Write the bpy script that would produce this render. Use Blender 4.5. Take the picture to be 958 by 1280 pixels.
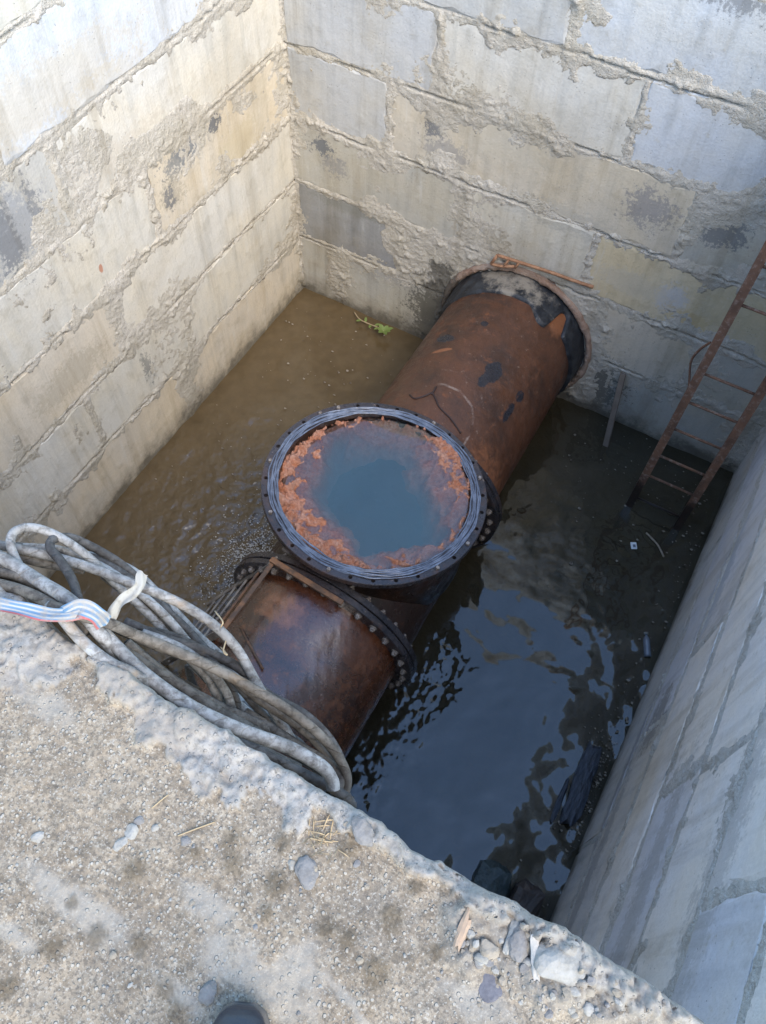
import bpy, bmesh, math, random
import numpy as np
from mathutils import Vector, Matrix, noise
random.seed(7); rng = np.random.default_rng(7)
S = bpy.context.scene
COL = S.collection
for o in list(bpy.data.objects): bpy.data.objects.remove(o)

# ------------------------------------------------------------------ camera
YAW, PITCH, ROLL = -0.4731, 1.0234, 0.0464
CAM = Vector((3.6718, -5.1776, 6.0145)); FPX = 1039.0; IW, IH = 958.0, 1280.0
fwd = Vector((math.sin(YAW)*math.cos(PITCH), math.cos(YAW)*math.cos(PITCH), -math.sin(PITCH)))
rt0 = Vector((math.cos(YAW), -math.sin(YAW), 0)); up0 = rt0.cross(fwd)
RT = math.cos(ROLL)*rt0 + math.sin(ROLL)*up0; UP = -math.sin(ROLL)*rt0 + math.cos(ROLL)*up0
cd = bpy.data.cameras.new('camera'); cam = bpy.data.objects.new('camera', cd); COL.objects.link(cam)
M = Matrix((RT, UP, -fwd)).transposed().to_4x4(); M.translation = CAM; cam.matrix_world = M
cd.sensor_fit = 'VERTICAL'; cd.sensor_height = 24.0; cd.lens = 24.0*FPX/IH
cd.clip_start = 0.05; cd.clip_end = 2000
S.camera = cam

# ------------------------------------------------------------------ sky, sun, exposure
SUN_EL, SUN_AZ = math.radians(45), math.radians(122)      # azimuth from +y towards +x
w = bpy.data.worlds.new('World'); S.world = w; w.use_nodes = True
nt = w.node_tree; bg = nt.nodes['Background']
sky = nt.nodes.new('ShaderNodeTexSky'); sky.sky_type = 'NISHITA'; sky.sun_disc = False
sky.sun_elevation = SUN_EL; sky.sun_rotation = SUN_AZ; sky.air_density = 1.3; sky.dust_density = 0.5; sky.ozone_density = 3.5
nt.links.new(sky.outputs[0], bg.inputs[0]); bg.inputs[1].default_value = 0.15
sd = bpy.data.lights.new('sun', 'SUN'); sd.energy = 1.5; sd.angle = math.radians(50); sd.color = (1.0, 0.87, 0.68)
sun = bpy.data.objects.new('sun', sd); COL.objects.link(sun)
sdir = Vector((math.sin(SUN_AZ)*math.cos(SUN_EL), math.cos(SUN_AZ)*math.cos(SUN_EL), math.sin(SUN_EL)))
sun.rotation_euler = sdir.to_track_quat('Z', 'Y').to_euler(); sun.location = (8, -10, 14)
S.view_settings.view_transform = 'Standard'; S.view_settings.look = 'None'
S.view_settings.gamma = 1; S.view_settings.use_curve_mapping = False
S.view_settings.exposure = 2.0
S.render.engine = 'CYCLES'
S.cycles.volume_bounces = 3; S.cycles.max_bounces = 7; S.cycles.transparent_max_bounces = 12

# ------------------------------------------------------------------ helpers
def ray(px, py):
    return (px-IW/2)/FPX*RT - (py-IH/2)/FPX*UP + fwd
def at(px, py, axis, val):
    """world point on the plane axis = val that the survey photograph shows at px, py"""
    d = ray(px, py); t = (val-CAM[axis])/d[axis]; return CAM + t*d

def hash2(ix, iy, s):
    h = (ix.astype(np.int64)*374761393 + iy.astype(np.int64)*668265263 + s*974711) & 0xffffffff
    h = ((h ^ (h >> 13))*1274126177) & 0xffffffff
    return ((h ^ (h >> 16)) & 0xffffff)/float(0xffffff)
def vn2(x, y, s=0):
    ix = np.floor(x); iy = np.floor(y); fx = x-ix; fy = y-iy
    fx = fx*fx*fx*(fx*(fx*6-15)+10); fy = fy*fy*fy*(fy*(fy*6-15)+10)
    a = hash2(ix, iy, s); b = hash2(ix+1, iy, s); c = hash2(ix, iy+1, s); d = hash2(ix+1, iy+1, s)
    return (a*(1-fx)+b*fx)*(1-fy) + (c*(1-fx)+d*fx)*fy
def fbm(x, y, sc, octv=4, s=0, gain=0.5):
    x = np.asarray(x, float); y = np.asarray(y, float)
    r = 0; a = 1; n = 0; f = sc; c, sn = 0.8, 0.6
    for i in range(octv):
        r = r + a*vn2(x*f+i*17.3, y*f-i*9.1, s+i); n += a; a *= gain; f *= 2.03
        x, y = c*x-sn*y, sn*x+c*y
    return r/n                      # 0..1, mean .5
def ridged(x, y, sc, octv=4, s=0, gain=0.55):
    x = np.asarray(x, float); y = np.asarray(y, float); r = 0; a = 1; n = 0; f = sc
    for i in range(octv):
        r = r+a*np.abs(2*vn2(x*f+i*7.3, y*f-i*3.1, s+i)-1); n += a; a *= gain; f *= 2.1; x, y = .8*x-.6*y, .6*x+.8*y
    return r/n
def smooth(a, b, x):
    t = np.clip((x-a)/(b-a), 0, 1); return t*t*(3-2*t)

def tag(o, label=None, cat=None, group=None, kind=None):
    if label: o['label'] = label
    if cat: o['category'] = cat
    if group: o['group'] = group
    if kind: o['kind'] = kind
    return o
def link(name, me, mat=None, parent=None):
    o = bpy.data.objects.new(name, me); COL.objects.link(o)
    if mat is not None and me is not None and len(me.materials) == 0: me.materials.append(mat)
    if parent is not None: o.parent = parent
    return o
def empty(name, loc, label, cat, group=None):
    o = bpy.data.objects.new(name, None); o.location = loc; o.empty_display_size = 0.1; COL.objects.link(o)
    o['_inv'] = 0; del o['_inv']
    return tag(o, label, cat, group)
def child(name, me, mat, parent):
    """part given in world coordinates under an unrotated parent"""
    o = link(name, me, mat, parent)
    p = parent; t = Vector((0, 0, 0))
    while p is not None: t += p.location; p = p.parent
    o.location = -t
    return o
def mesh(name, v, f, smooth_=True, attrs=None, uv=None):
    me = bpy.data.meshes.new(name); me.from_pydata([tuple(p) for p in v], [], [tuple(q) for q in f]); me.update()
    if smooth_: me.polygons.foreach_set('use_smooth', [True]*len(me.polygons))
    return me
def grid_mesh(name, P, keep=None, attrs=None, smooth_=True, flip=False):
    """P: (n,m,3) array of points"""
    n, m, _ = P.shape
    idx = np.arange(n*m).reshape(n, m)
    a, b, c, d = idx[:-1, :-1], idx[:-1, 1:], idx[1:, 1:], idx[1:, :-1]
    F = np.stack([a, b, c, d] if not flip else [a, d, c, b], -1).reshape(-1, 4)
    if keep is not None:
        k = keep[:-1, :-1] | keep[:-1, 1:] | keep[1:, 1:] | keep[1:, :-1]
        F = F[k.reshape(-1)]
        used = np.unique(F); remap = np.zeros(n*m, int); remap[used] = np.arange(len(used)); F = remap[F]
    else: used = np.arange(n*m)
    V = P.reshape(-1, 3)[used]
    me = bpy.data.meshes.new(name)
    me.vertices.add(len(V)); me.vertices.foreach_set('co', V.astype(np.float32).ravel())
    me.loops.add(len(F)*4); me.loops.foreach_set('vertex_index', F.ravel().astype(np.int32))
    me.polygons.add(len(F)); me.polygons.foreach_set('loop_start', (np.arange(len(F))*4).astype(np.int32))
    me.polygons.foreach_set('loop_total', np.full(len(F), 4, np.int32))
    if smooth_: me.polygons.foreach_set('use_smooth', np.ones(len(F), bool))
    me.update(calc_edges=True); me.validate()
    for k_, arr in (attrs or {}).items():
        at_ = me.attributes.new(k_, 'FLOAT', 'POINT'); at_.data.foreach_set('value', arr.reshape(-1)[used].astype(np.float32))
    return me
def bm_mesh(name, bm, smooth_=False):
    me = bpy.data.meshes.new(name); bmesh.ops.recalc_face_normals(bm, faces=bm.faces); bm.to_mesh(me); bm.free()
    if smooth_: me.polygons.foreach_set('use_smooth', [True]*len(me.polygons))
    return me
def box_bm(bm, c, s, rot=None, bev=0.0):
    r = bmesh.ops.create_cube(bm, size=1.0); vs = r['verts']
    for v in vs: v.co = Vector((v.co.x*s[0], v.co.y*s[1], v.co.z*s[2]))
    if bev > 0:
        es = list({e for v in vs for e in v.link_edges})
        g = bmesh.ops.bevel(bm, geom=es, offset=bev, segments=1, affect='EDGES'); vs = list({v for f in g['faces'] for v in f.verts} | {v for v in vs if v.is_valid})
    for v in vs:
        if rot is not None: v.co = rot @ v.co
        v.co += Vector(c)
def bar_bm(bm, a, b, wd, ht, bev=0.0, upv=(0, 0, 1)):
    a = Vector(a); b = Vector(b); d = b-a; L = d.length; z = d.normalized(); x = Vector(upv).cross(z)
    if x.length < 1e-4: x = Vector((1, 0, 0)).cross(z)
    x.normalize(); y = z.cross(x)
    box_bm(bm, (a+b)/2, (wd, ht, L), Matrix((x, y, z)).transposed(), bev)
def catmull(pts, n=10):
    pts = [Vector(p) for p in pts]; P = [2*pts[0]-pts[1]]+pts+[2*pts[-1]-pts[-2]]; out = []
    for i in range(1, len(P)-2):
        for k in range(n):
            t = k/n; a, b, c, d = P[i-1], P[i], P[i+1], P[i+2]
            out.append(0.5*((2*b)+(c-a)*t+(2*a-5*b+4*c-d)*t*t+(3*b-a-3*c+d)*t**3))
    out.append(pts[-1]); return out
def tube_mesh(name, pts, r, seg=10, caps=True, rfun=None):
    """tube along pts with a UV map: u round, v metres along"""
    pts = [Vector(p) for p in pts]; n = len(pts); V = []; F = []; ln = [0]
    for i in range(1, n): ln.append(ln[-1]+(pts[i]-pts[i-1]).length)
    t0 = (pts[1]-pts[0]).normalized(); nx = t0.orthogonal().normalized()
    for i in range(n):
        t = (pts[min(i+1, n-1)]-pts[max(i-1, 0)]).normalized()
        nx = (nx - t*nx.dot(t)).normalized(); ny = t.cross(nx)
        rr = r if rfun is None else r*rfun(i/(n-1))
        for k in range(seg):
            a = 2*math.pi*k/seg; V.append(pts[i]+rr*(math.cos(a)*nx+math.sin(a)*ny))
    for i in range(n-1):
        for k in range(seg):
            F.append((i*seg+k, i*seg+(k+1) % seg, (i+1)*seg+(k+1) % seg, (i+1)*seg+k))
    uvs = []
    for i in range(n-1):
        for k in range(seg):
            uvs += [(k/seg, ln[i]), ((k+1)/seg, ln[i]), ((k+1)/seg, ln[i+1]), (k/seg, ln[i+1])]
    if caps:
        F.append(tuple(range(seg))[::-1]); F.append(tuple(range((n-1)*seg, n*seg))); uvs += [(0, 0)]*(2*seg)
    me = mesh(name, V, F)
    l = me.uv_layers.new(name='UVMap')
    for i, u in enumerate(uvs): l.data[i].uv = u
    return me
def ribbon_mesh(name, pts, nrm, width, th=0.0015):
    V = []; F = []; uvs = []; n = len(pts)
    for i, p in enumerate(pts):
        p = Vector(p); t = (Vector(pts[min(i+1, n-1)])-Vector(pts[max(i-1, 0)])).normalized(); nn = Vector(nrm[i]); s = t.cross(nn).normalized(); nn = s.cross(t).normalized()
        wv = 1+0.06*math.sin(i*.5)
        for k in range(7):
            q = (k/6-0.5); V.append(p+s*q*width*wv+nn*(0.0035*math.cos(q*7+i*.22)))
    for i in range(n-1):
        for k in range(6):
            F.append((i*7+k, i*7+k+1, (i+1)*7+k+1, (i+1)*7+k)); uvs += [(k/6, i/n), ((k+1)/6, i/n), ((k+1)/6, (i+1)/n), (k/6, (i+1)/n)]
    me = mesh(name, V, F); l = me.uv_layers.new(name='UVMap')
    for i, u in enumerate(uvs): l.data[i].uv = u
    return me

# ------------------------------------------------------------------ material helpers
class Mat:
    def __init__(s, name):
        s.m = bpy.data.materials.new(name); s.m.use_nodes = True; s.nt = s.m.node_tree; s.n = s.nt.nodes; s.l = s.nt.links
        s.b = s.n['Principled BSDF']; s.out = s.n['Material Output']; s.geo = s.n.new('ShaderNodeNewGeometry'); s.pos = s.geo.outputs['Position']
    def _in(s, sock, v):
        if hasattr(v, 'is_linked') or isinstance(v, bpy.types.NodeSocket): s.l.new(v, sock)
        elif isinstance(v, (tuple, list)) and len(v) == 3 and sock.type == 'RGBA': sock.default_value = (*v, 1)
        else: sock.default_value = v
    def math(s, op, a, b=0.5, c=None, clamp=False):
        n = s.n.new('ShaderNodeMath'); n.operation = op; n.use_clamp = clamp; s._in(n.inputs[0], a); s._in(n.inputs[1], b)
        if c is not None: s._in(n.inputs[2], c)
        return n.outputs[0]
    def vmath(s, op, a, b):
        n = s.n.new('ShaderNodeVectorMath'); n.operation = op; s._in(n.inputs[0], a); s._in(n.inputs[1], b)
        return n.outputs['Value'] if op in ('LENGTH', 'DISTANCE', 'DOT_PRODUCT') else n.outputs[0]
    def scale(s, v, sc): return s.vmath('MULTIPLY', v, sc)
    def noise(s, sc, det=4, rough=0.55, vec=None, dist=0.0):
        n = s.n.new('ShaderNodeTexNoise'); n.inputs['Scale'].default_value = sc; n.inputs['Detail'].default_value = det
        n.inputs['Roughness'].default_value = rough; n.inputs['Distortion'].default_value = dist; s.l.new(vec if vec is not None else s.pos, n.inputs['Vector']); return n.outputs['Fac']
    def vor(s, sc, vec=None, feat='F1'):
        n = s.n.new('ShaderNodeTexVoronoi'); n.feature = feat; n.inputs['Scale'].default_value = sc; s.l.new(vec if vec is not None else s.pos, n.inputs['Vector']); return n
    def ramp(s, v, lo, hi, a=0.0, b=1.0):
        n = s.n.new('ShaderNodeMapRange'); n.interpolation_type = 'SMOOTHSTEP'; s._in(n.inputs[0], v); n.inputs[1].default_value = lo; n.inputs[2].default_value = hi; n.inputs[3].default_value = a; n.inputs[4].default_value = b; return n.outputs[0]
    def mix(s, f, a, b, mode='MIX'):
        n = s.n.new('ShaderNodeMix'); n.data_type = 'RGBA'; n.blend_type = mode; s._in(n.inputs[0], f); s._in(n.inputs[6], a); s._in(n.inputs[7], b); return n.outputs[2]
    def attr(s, name):
        n = s.n.new('ShaderNodeAttribute'); n.attribute_name = name; return n.outputs['Fac']
    def bump(s, h, st=0.4, d=0.01, nrm=None):
        n = s.n.new('ShaderNodeBump'); n.inputs['Strength'].default_value = st; n.inputs['Distance'].default_value = d; s.l.new(h, n.inputs['Height'])
        if nrm is not None: s.l.new(nrm, n.inputs['Normal'])
        return n.outputs[0]
    def done(s, col, rough=0.85, nrm=None, metal=0.0, spec=0.4):
        s._in(s.b.inputs['Base Color'], col); s._in(s.b.inputs['Roughness'], rough); s._in(s.b.inputs['Metallic'], metal)
        s.b.inputs['Specular IOR Level'].default_value = spec
        if nrm is not None: s.l.new(nrm, s.b.inputs['Normal'])
        return s.m
def sepz(M_):
    n = M_.n.new('ShaderNodeSeparateXYZ'); M_.l.new(M_.pos, n.inputs[0]); return n.outputs

def block_material(name, stains, spec=0.3):
    m = Mat(name); oi = m.n.new('ShaderNodeObjectInfo'); base = oi.outputs['Color']
    big = m.noise(1.6, 4, 0.6); mid = m.noise(7, 5, 0.6); fine = m.noise(60, 4, 0.65)
    st = m.noise(2.2, 4, 0.6, vec=m.scale(m.pos, (5, 5, 0.5)))               # vertical run marks
    c = m.mix(m.ramp(big, 0.35, 0.7, 0, 0.55), base, m.mix(1.0, base, (1.1, 1.0, 0.82), 'MULTIPLY'))
    c = m.mix(m.ramp(st, 0.47, 0.68, 0, 0.42), c, m.mix(1.0, c, (0.7, 0.72, 0.74), 'MULTIPLY'))
    c = m.mix(m.ramp(st, 0.42, 0.25, 0, 0.35), c, (0.56, 0.56, 0.53))
    c = m.mix(m.ramp(mid, 0.52, 0.7, 0, 0.5), c, m.mix(1.0, c, (0.74, 0.72, 0.68), 'MULTIPLY'))
    c = m.mix(m.ramp(m.noise(14, 5, 0.7), 0.6, 0.7, 0, 0.45), c, (0.47, 0.43, 0.35))
    c = m.mix(m.ramp(fine, 0.3, 0.7, 0, 0.22), c, m.mix(1.0, c, (0.6, 0.6, 0.6), 'MULTIPLY'))
    wn = m.math('ADD', m.math('MULTIPLY', m.math('SUBTRACT', m.noise(7, 6, 0.75, dist=.6), .5), 1.5), m.math('MULTIPLY', m.math('SUBTRACT', m.noise(34, 5, 0.75), .5), 1.7))
    for (p, r, col, k, edge) in stains:
        d = m.vmath('LENGTH', m.vmath('MULTIPLY', m.vmath('SUBTRACT', m.pos, tuple(p)), (1/r[0], 1/r[1], 1/r[2])), (0, 0, 0))
        f = m.math('ADD', d, m.math('MULTIPLY', wn, edge*.85))
        c = m.mix(m.ramp(f, 1.05, 0.6, 0, k), c, col)
    g_ = m.noise(0.9, 6, 0.62, vec=m.vmath('ADD', m.pos, (7.3, 2.1, 4.4))); c = m.mix(m.ramp(g_, 0.5, 0.66, 0, 0.45), c, m.mix(1.0, c, (0.72, 0.67, 0.58), 'MULTIPLY'))
    run = m.noise(1.3, 5, 0.65, vec=m.scale(m.pos, (4, 4, .35))); c = m.mix(m.ramp(run, 0.52, 0.66, 0, 0.4), c, m.mix(1.0, c, (0.66, 0.62, 0.55), 'MULTIPLY'))
    z = sepz(m)[2]
    zz = m.math('ADD', z, m.math('MULTIPLY', m.math('SUBTRACT', m.noise(5, 5, 0.7), 0.5), 0.5))
    c = m.mix(m.ramp(zz, 0.30, 0.08, 0, 0.5), c, (0.20, 0.17, 0.12)); c = m.mix(m.ramp(zz, 0.15, 0.0, 0, 0.75), c, (0.07, 0.06, 0.042))      # wet silty tide mark
    pit = m.vor(38); pf = m.ramp(pit.outputs['Distance'], 0.05, 0.16)
    pm = m.ramp(m.noise(5, 3), 0.5, 0.62)
    pits = m.math('MAXIMUM', pf, m.math('SUBTRACT', 1.0, pm))
    c = m.mix(m.math('MULTIPLY', m.math('SUBTRACT', 1.0, pits), 0.55), c, (0.12, 0.11, 0.1))
    h = m.math('ADD', m.math('ADD', m.math('MULTIPLY', mid, 1.2), m.math('MULTIPLY', fine, 0.35)), m.math('MULTIPLY', pits, 0.5))
    h = m.math('ADD', h, m.math('MULTIPLY', m.noise(2.5, 2), 1.5)); h = m.math('ADD', h, m.math('MULTIPLY', st, .5))
    return m.done(c, m.ramp(mid, 0.3, 0.7, 0.68, 0.9), m.bump(h, 0.55, 0.012), spec=spec)
def mortar_material(name, ca, cb, dark):
    m = Mat(name); a = m.noise(3, 5, 0.6); b = m.noise(28, 5, 0.7); g = m.noise(120, 3, 0.7)
    c = m.mix(m.ramp(a, 0.35, 0.65), ca, cb)
    c = m.mix(m.ramp(b, 0.55, 0.7, 0, 0.6), c, m.mix(1.0, c, (0.66, 0.62, 0.56), 'MULTIPLY'))
    c = m.mix(m.ramp(m.noise(9, 4, 0.7), 0.6, 0.72, 0, 0.6), c, dark)
    c = m.mix(m.ramp(g, 0.35, 0.7, 0.0, 0.35), c, m.mix(1.0, c, (0.5, 0.48, 0.45), 'MULTIPLY'))
    g_ = m.noise(0.9, 6, 0.62, vec=m.vmath('ADD', m.pos, (7.3, 2.1, 4.4))); c = m.mix(m.ramp(g_, 0.5, 0.66, 0, 0.45), c, m.mix(1.0, c, (0.72, 0.67, 0.58), 'MULTIPLY'))
    run = m.noise(1.3, 5, 0.65, vec=m.scale(m.pos, (4, 4, .35))); c = m.mix(m.ramp(run, 0.52, 0.66, 0, 0.4), c, m.mix(1.0, c, (0.66, 0.62, 0.55), 'MULTIPLY'))
    z = sepz(m)[2]
    zz = m.math('ADD', z, m.math('MULTIPLY', m.math('SUBTRACT', m.noise(5, 5, 0.7), 0.5), 0.5))
    c = m.mix(m.ramp(zz, 0.30, 0.08, 0, 0.5), c, (0.20, 0.17, 0.12)); c = m.mix(m.ramp(zz, 0.15, 0.0, 0, 0.75), c, (0.07, 0.06, 0.042))
    d = m.vmath('LENGTH', m.vmath('MULTIPLY', m.vmath('SUBTRACT', m.pos, (1.52, 0, 0.35)), (1/0.3, 1, 1/0.75)), (0, 0, 0))
    d = m.math('ADD', d, m.math('MULTIPLY', m.math('SUBTRACT', m.noise(7, 6, 0.7), 0.5), 1.8))
    c = m.mix(m.ramp(d, 1.0, 0.75, 0, 0.8), c, (0.075, 0.07, 0.058))         # bitumen run beside the pipe
    h = m.math('ADD', b, m.math('MULTIPLY', g, 0.35))
    return m.done(c, 0.95, m.bump(h, 1.0, 0.022), spec=0.2)

# ------------------------------------------------------------------ the pit walls
W = 4.482; Y0 = -4.95; TOPZ = 4.26; SLAB = 4.5
ZJ = [-0.35] + [0.66+0.6*k for k in range(7)]
LG = (0.54, 0.52, 0.465); BG = (0.43, 0.435, 0.43); BE = (0.53, 0.475, 0.385); YE = (0.54, 0.465, 0.32); DG = (0.30, 0.30, 0.295); MG = (0.42, 0.405, 0.36); BL = (0.49, 0.51, 0.53)

_mean = (.50, .485, .44)
def _pull(c, k=.12): return tuple(a*(1-k)+b*k for a, b in zip(c, _mean))
LG, BG, BE, YE, MG, BL = (_pull(c) for c in (LG, BG, BE, YE, MG, BL)); DG = _pull(DG, .0)
def make_wall(name, label, org, ud, nd, length, perps, cols, mat, mmat, holes=(), infill=(), mort=1.0, seed=0, res=0.0125, umin=0.0, cracks=1.0, bright=1.0):
    """org + u*ud + v*z, nd = outward normal into the pit"""
    ud = Vector(ud); nd = Vector(nd)
    root = empty(name, org, label, 'wall')
    rects = []; kk = 0
    for k in range(len(ZJ)-1):
        us = [umin]+[p for p in perps[k] if umin < p < length]+[length]
        for i in range(len(us)-1):
            u0, u1 = us[i], us[i+1]; mid = ((u0+u1)/2, (ZJ[k]+ZJ[k+1])/2)
            if any(a <= mid[0] <= b and c <= mid[1] <= d for a, b, c, d in holes): continue
            rects.append((u0, u1, ZJ[k], ZJ[k+1], cols[k][i % len(cols[k])]))
    J = 0.011; R = random.Random(seed)
    br = []
    for (u0, u1, z0, z1, col) in rects:
        a0, a1, b0, b1 = u0+J*R.uniform(.4, 1.6), u1-J*R.uniform(.4, 1.6), z0+J*R.uniform(.4, 1.5), z1-J*R.uniform(.4, 1.5)
        br.append((a0, a1, b0, b1))
        fus = [0, .014/(a1-a0)]+list(np.linspace(0, 1, max(4, int((a1-a0)/.075)))[1:-1])+[1-.014/(a1-a0), 1]; fvs = [0, .014/(b1-b0)]+list(np.linspace(0, 1, 7)[1:-1])+[1-.014/(b1-b0), 1]; nx = len(fus)-1; nz = len(fvs)-1; off = R.uniform(-0.004, 0.003); tx = R.uniform(-.006, .006); tz = R.uniform(-.008, .008)
        V = []; F = []
        for j in range(nz+1):
            for i in range(nx+1):
                fu = fus[i]; fv = fvs[j]; e = 0.0
                if i in (0, nx) or j in (0, nz): e = -0.006-R.random()**3*0.014
                u = a0+(a1-a0)*fu; v = b0+(b1-b0)*fv
                if i in (0, nx): u += (1 if i == 0 else -1)*R.random()**2*.022
                if j in (0, nz): v += (1 if j == 0 else -1)*R.random()**2*.022
                if i in (1, nx-1): u += (1 if i == 1 else -1)*R.random()**2*.03
                if j in (1, nz-1): v += (1 if j == 1 else -1)*R.random()**2*.03
                h = off+tx*(fu-.5)+tz*(fv-.5)+e+R.uniform(-.0006, .0006)
                V.append(ud*u+Vector((0, 0, v))+nd*h)
        for j in range(nz):
            for i in range(nx):
                F.append((j*(nx+1)+i, j*(nx+1)+i+1, (j+1)*(nx+1)+i+1, (j+1)*(nx+1)+i))
        nb = len(V)
        for (u, v) in ((a0, b0), (a1, b0), (a1, b1), (a0, b1)): V.append(ud*u+Vector((0, 0, v))-nd*0.5)
        low = list(range(nx+1)); hi = list(range(nz*(nx+1), (nz+1)*(nx+1))); le = [j*(nx+1) for j in range(nz+1)]; ri = [j*(nx+1)+nx for j in range(nz+1)]
        F += [tuple(low[::-1])+(nb, nb+1), tuple(hi)+(nb+2, nb+3), tuple(le)+(nb+3, nb), tuple(ri[::-1])+(nb+1, nb+2), (nb+3, nb+2, nb+1, nb)]
        bm = bmesh.new(); vs = [bm.verts.new(v) for v in V]
        for f in F: bm.faces.new([vs[i] for i in f])
        o = link('concrete_block', bm_mesh('concrete_block', bm), mat, root)
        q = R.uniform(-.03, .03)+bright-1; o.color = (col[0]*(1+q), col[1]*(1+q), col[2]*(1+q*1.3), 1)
    # the mortar: a height field that swells out of the joints and smears over the block edges
    us = np.arange(umin, length+res, res); vs = np.arange(-0.3, ZJ[-1]+res, res)
    U, Vv = np.meshgrid(us, vs)
    wu = U+(fbm(U, Vv, 5, 3, seed+5)-.5)*0.03; wv = Vv+(fbm(U, Vv, 5, 3, seed+9)-.5)*0.03
    ins = np.full(U.shape, -1.0)
    for (a0, a1, b0, b1) in br:
        ins = np.maximum(ins, np.minimum(np.minimum(wu-a0, a1-wu), np.minimum(wv-b0, b1-wv)))
    n1 = fbm(U, Vv, 2.3, 4, seed+21); n2 = fbm(U, Vv, 16, 4, seed+31, .6); n3 = fbm(U, Vv, 45, 3, seed+41)
    sm1 = np.clip((n1-0.40)/0.35, 0, 1)
    wid = 0.018+mort*(0.19*sm1**1.4+0.20*np.clip(n2-.40, 0, 1))
    m = np.clip((wid-ins)/np.maximum(wid, 0.012), -1, 1.2)
    for (cu, cv, ru, rv) in infill:
        d = np.sqrt(((U-cu)/ru)**2+((Vv-cv)/rv)**2)+(fbm(U, Vv, 4, 5, seed+3, .6)-.5)*1.3
        m = np.maximum(m, np.clip((1.0-d)*1.3, -1, 0.55))
    rg_ = ridged(U, Vv, 11, 4, seed+51, .62); rg2 = ridged(U, Vv, 30, 3, seed+61, .6)
    lump = 0.12+1.2*n2*n2+1.1*rg_+0.45*(rg2-.3)
    hp = (.75+.35*sm1)*0.0105*mort**.5*np.clip(m, 0, 1)**1.15*lump
    hp += mort*0.060*smooth(.45, .62, fbm(U, Vv, 2.9, 3, seed+71))*np.clip(n2-.54, 0, 1)*(.5+1.6*rg_)*np.clip(m-.5, 0, .5)/.5            # squeezed-out lumps close to the joint
    h = np.where(m > 0, -0.0055+.003*sm1+hp+((n3-.5)*0.005+(rg2-.3)*.006)*np.clip(m*3, 0, 1), -0.0055-0.03*np.clip(-m*3, 0, 1))
    crack = np.zeros(U.shape)                                                # open cracks along the bed joints
    for z in ZJ[1:-1]:
        zc = z+(fbm(U, Vv*0+z, 3, 4, seed+77)-.5)*0.05; mk = smooth(0.46, 0.58, fbm(U, Vv*0+z*3, 1.7, 3, seed+91))
        crack = np.maximum(crack, mk*smooth(0.009, 0.003, np.abs(Vv-zc)))
    h -= cracks*crack*0.028*np.where(m > 0, 1, 0)
    P = np.array(ud)[None, None, :]*U[..., None]+np.array((0, 0, 1.0))[None, None, :]*Vv[..., None]+np.array(nd)[None, None, :]*h[..., None]
    keep = h > -0.027
    flip = Vector(ud).cross(Vector((0, 0, 1))).dot(nd) < 0
    link('mortar', grid_mesh('mortar', P, keep, flip=flip), mmat, root)
    return root

BIT = (0.10, 0.11, 0.125)
sb = lambda px, py, r, col, k, e: (at(px, py, 1, 0), (r[0], 1, r[1]), col, k, e)
sl = lambda px, py, r, col, k, e: (at(px, py, 0, 0), (1, r[0], r[1]), col, k, e)
back_st = [sb(402, 182, (.13, .09), BIT, .8, 3.2), sb(418, 207, (.12, .1), (.22, .22, .22), .6, 2.5), sb(545, 160, (.1, .09), BIT, .8, 3.2), sb(558, 192, (.2, .15), (.24, .235, .23), .6, 2.2),
           sb(440, 262, (.5, .07), (.2, .2, .17), .5, 1.6), sb(620, 175, (.5, .2), (.44, .40, .32), .6, 1.5), sb(812, 262, (.22, .16), (.2, .195, .2), .65, 2.6), sb(905, 293, (.19, .11), (.13, .135, .14), .75, 2.4),
           sb(838, 375, (.14, .16), (.42, .43, .45), .7, 1.5), sb(790, 355, (.35, .12), (.46, .41, .32), .6, 1.5), sb(855, 398, (.2, .1), (.45, .35, .19), .7, 1.5), sb(920, 395, (.3, .2), (.47, .39, .24), .55, 1.5),
           sb(740, 480, (.28, .4), (.085, .08, .065), .75, 2.2), sb(545, 395, (.32, .5), (.08, .075, .06), .8, 2.0), sb(950, -5, (.4, .12), (.12, .12, .12), .6, 2.2), sb(470, 330, (.5, .2), (.22, .22, .225), .4, 1.5),
           sb(500, 200, (.08, .2), (.45, .41, .34), .6, 1.5), sb(880, 490, (.3, .3), (.40, .37, .30), .6, 2.0), sb(700, 270, (.4, .12), (.38, .36, .31), .5, 1.8)]
left_st = [sl(266, 153, (.09, .07), BIT, .85, 2.2), sl(238, 180, (.17, .12), (.2, .21, .215), .75, 2.6), sl(224, 200, (.2, .1), (.16, .17, .175), .75, 3.0), sl(215, 240, (.16, .13), (.3, .27, .21), .6, 2.4), sl(212, 248, (.06, .1), BIT, .7, 3.0),
           sl(15, 290, (.3, .26), (.27, .275, .275), .85, 1.6), sl(8, 300, (.1, .3), (.15, .155, .16), .7, 2.2), sl(45, 260, (.05, .22), (.16, .165, .17), .6, 2.4), sl(127, 336, (.02, .04), (.38, .15, .08), .8, .6),
           sl(60, 110, (.9, .2), (.48, .43, .34), .6, 1.4), sl(140, 200, (.6, .12), (.46, .41, .33), .6, 1.6), sl(186, 460, (.06, .14), (.16, .165, .16), .65, 3.0), sl(90, 470, (.4, .15), (.36, .32, .25), .6, 1.6), sl(130, 100, (.5, .1), (.47, .42, .33), .5, 1.5),
           sl(300, 180, (.3, .2), (.45, .39, .27), .55, 1.4), sl(325, 130, (.15, .25), (.43, .38, .29), .5, 1.4)]
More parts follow.
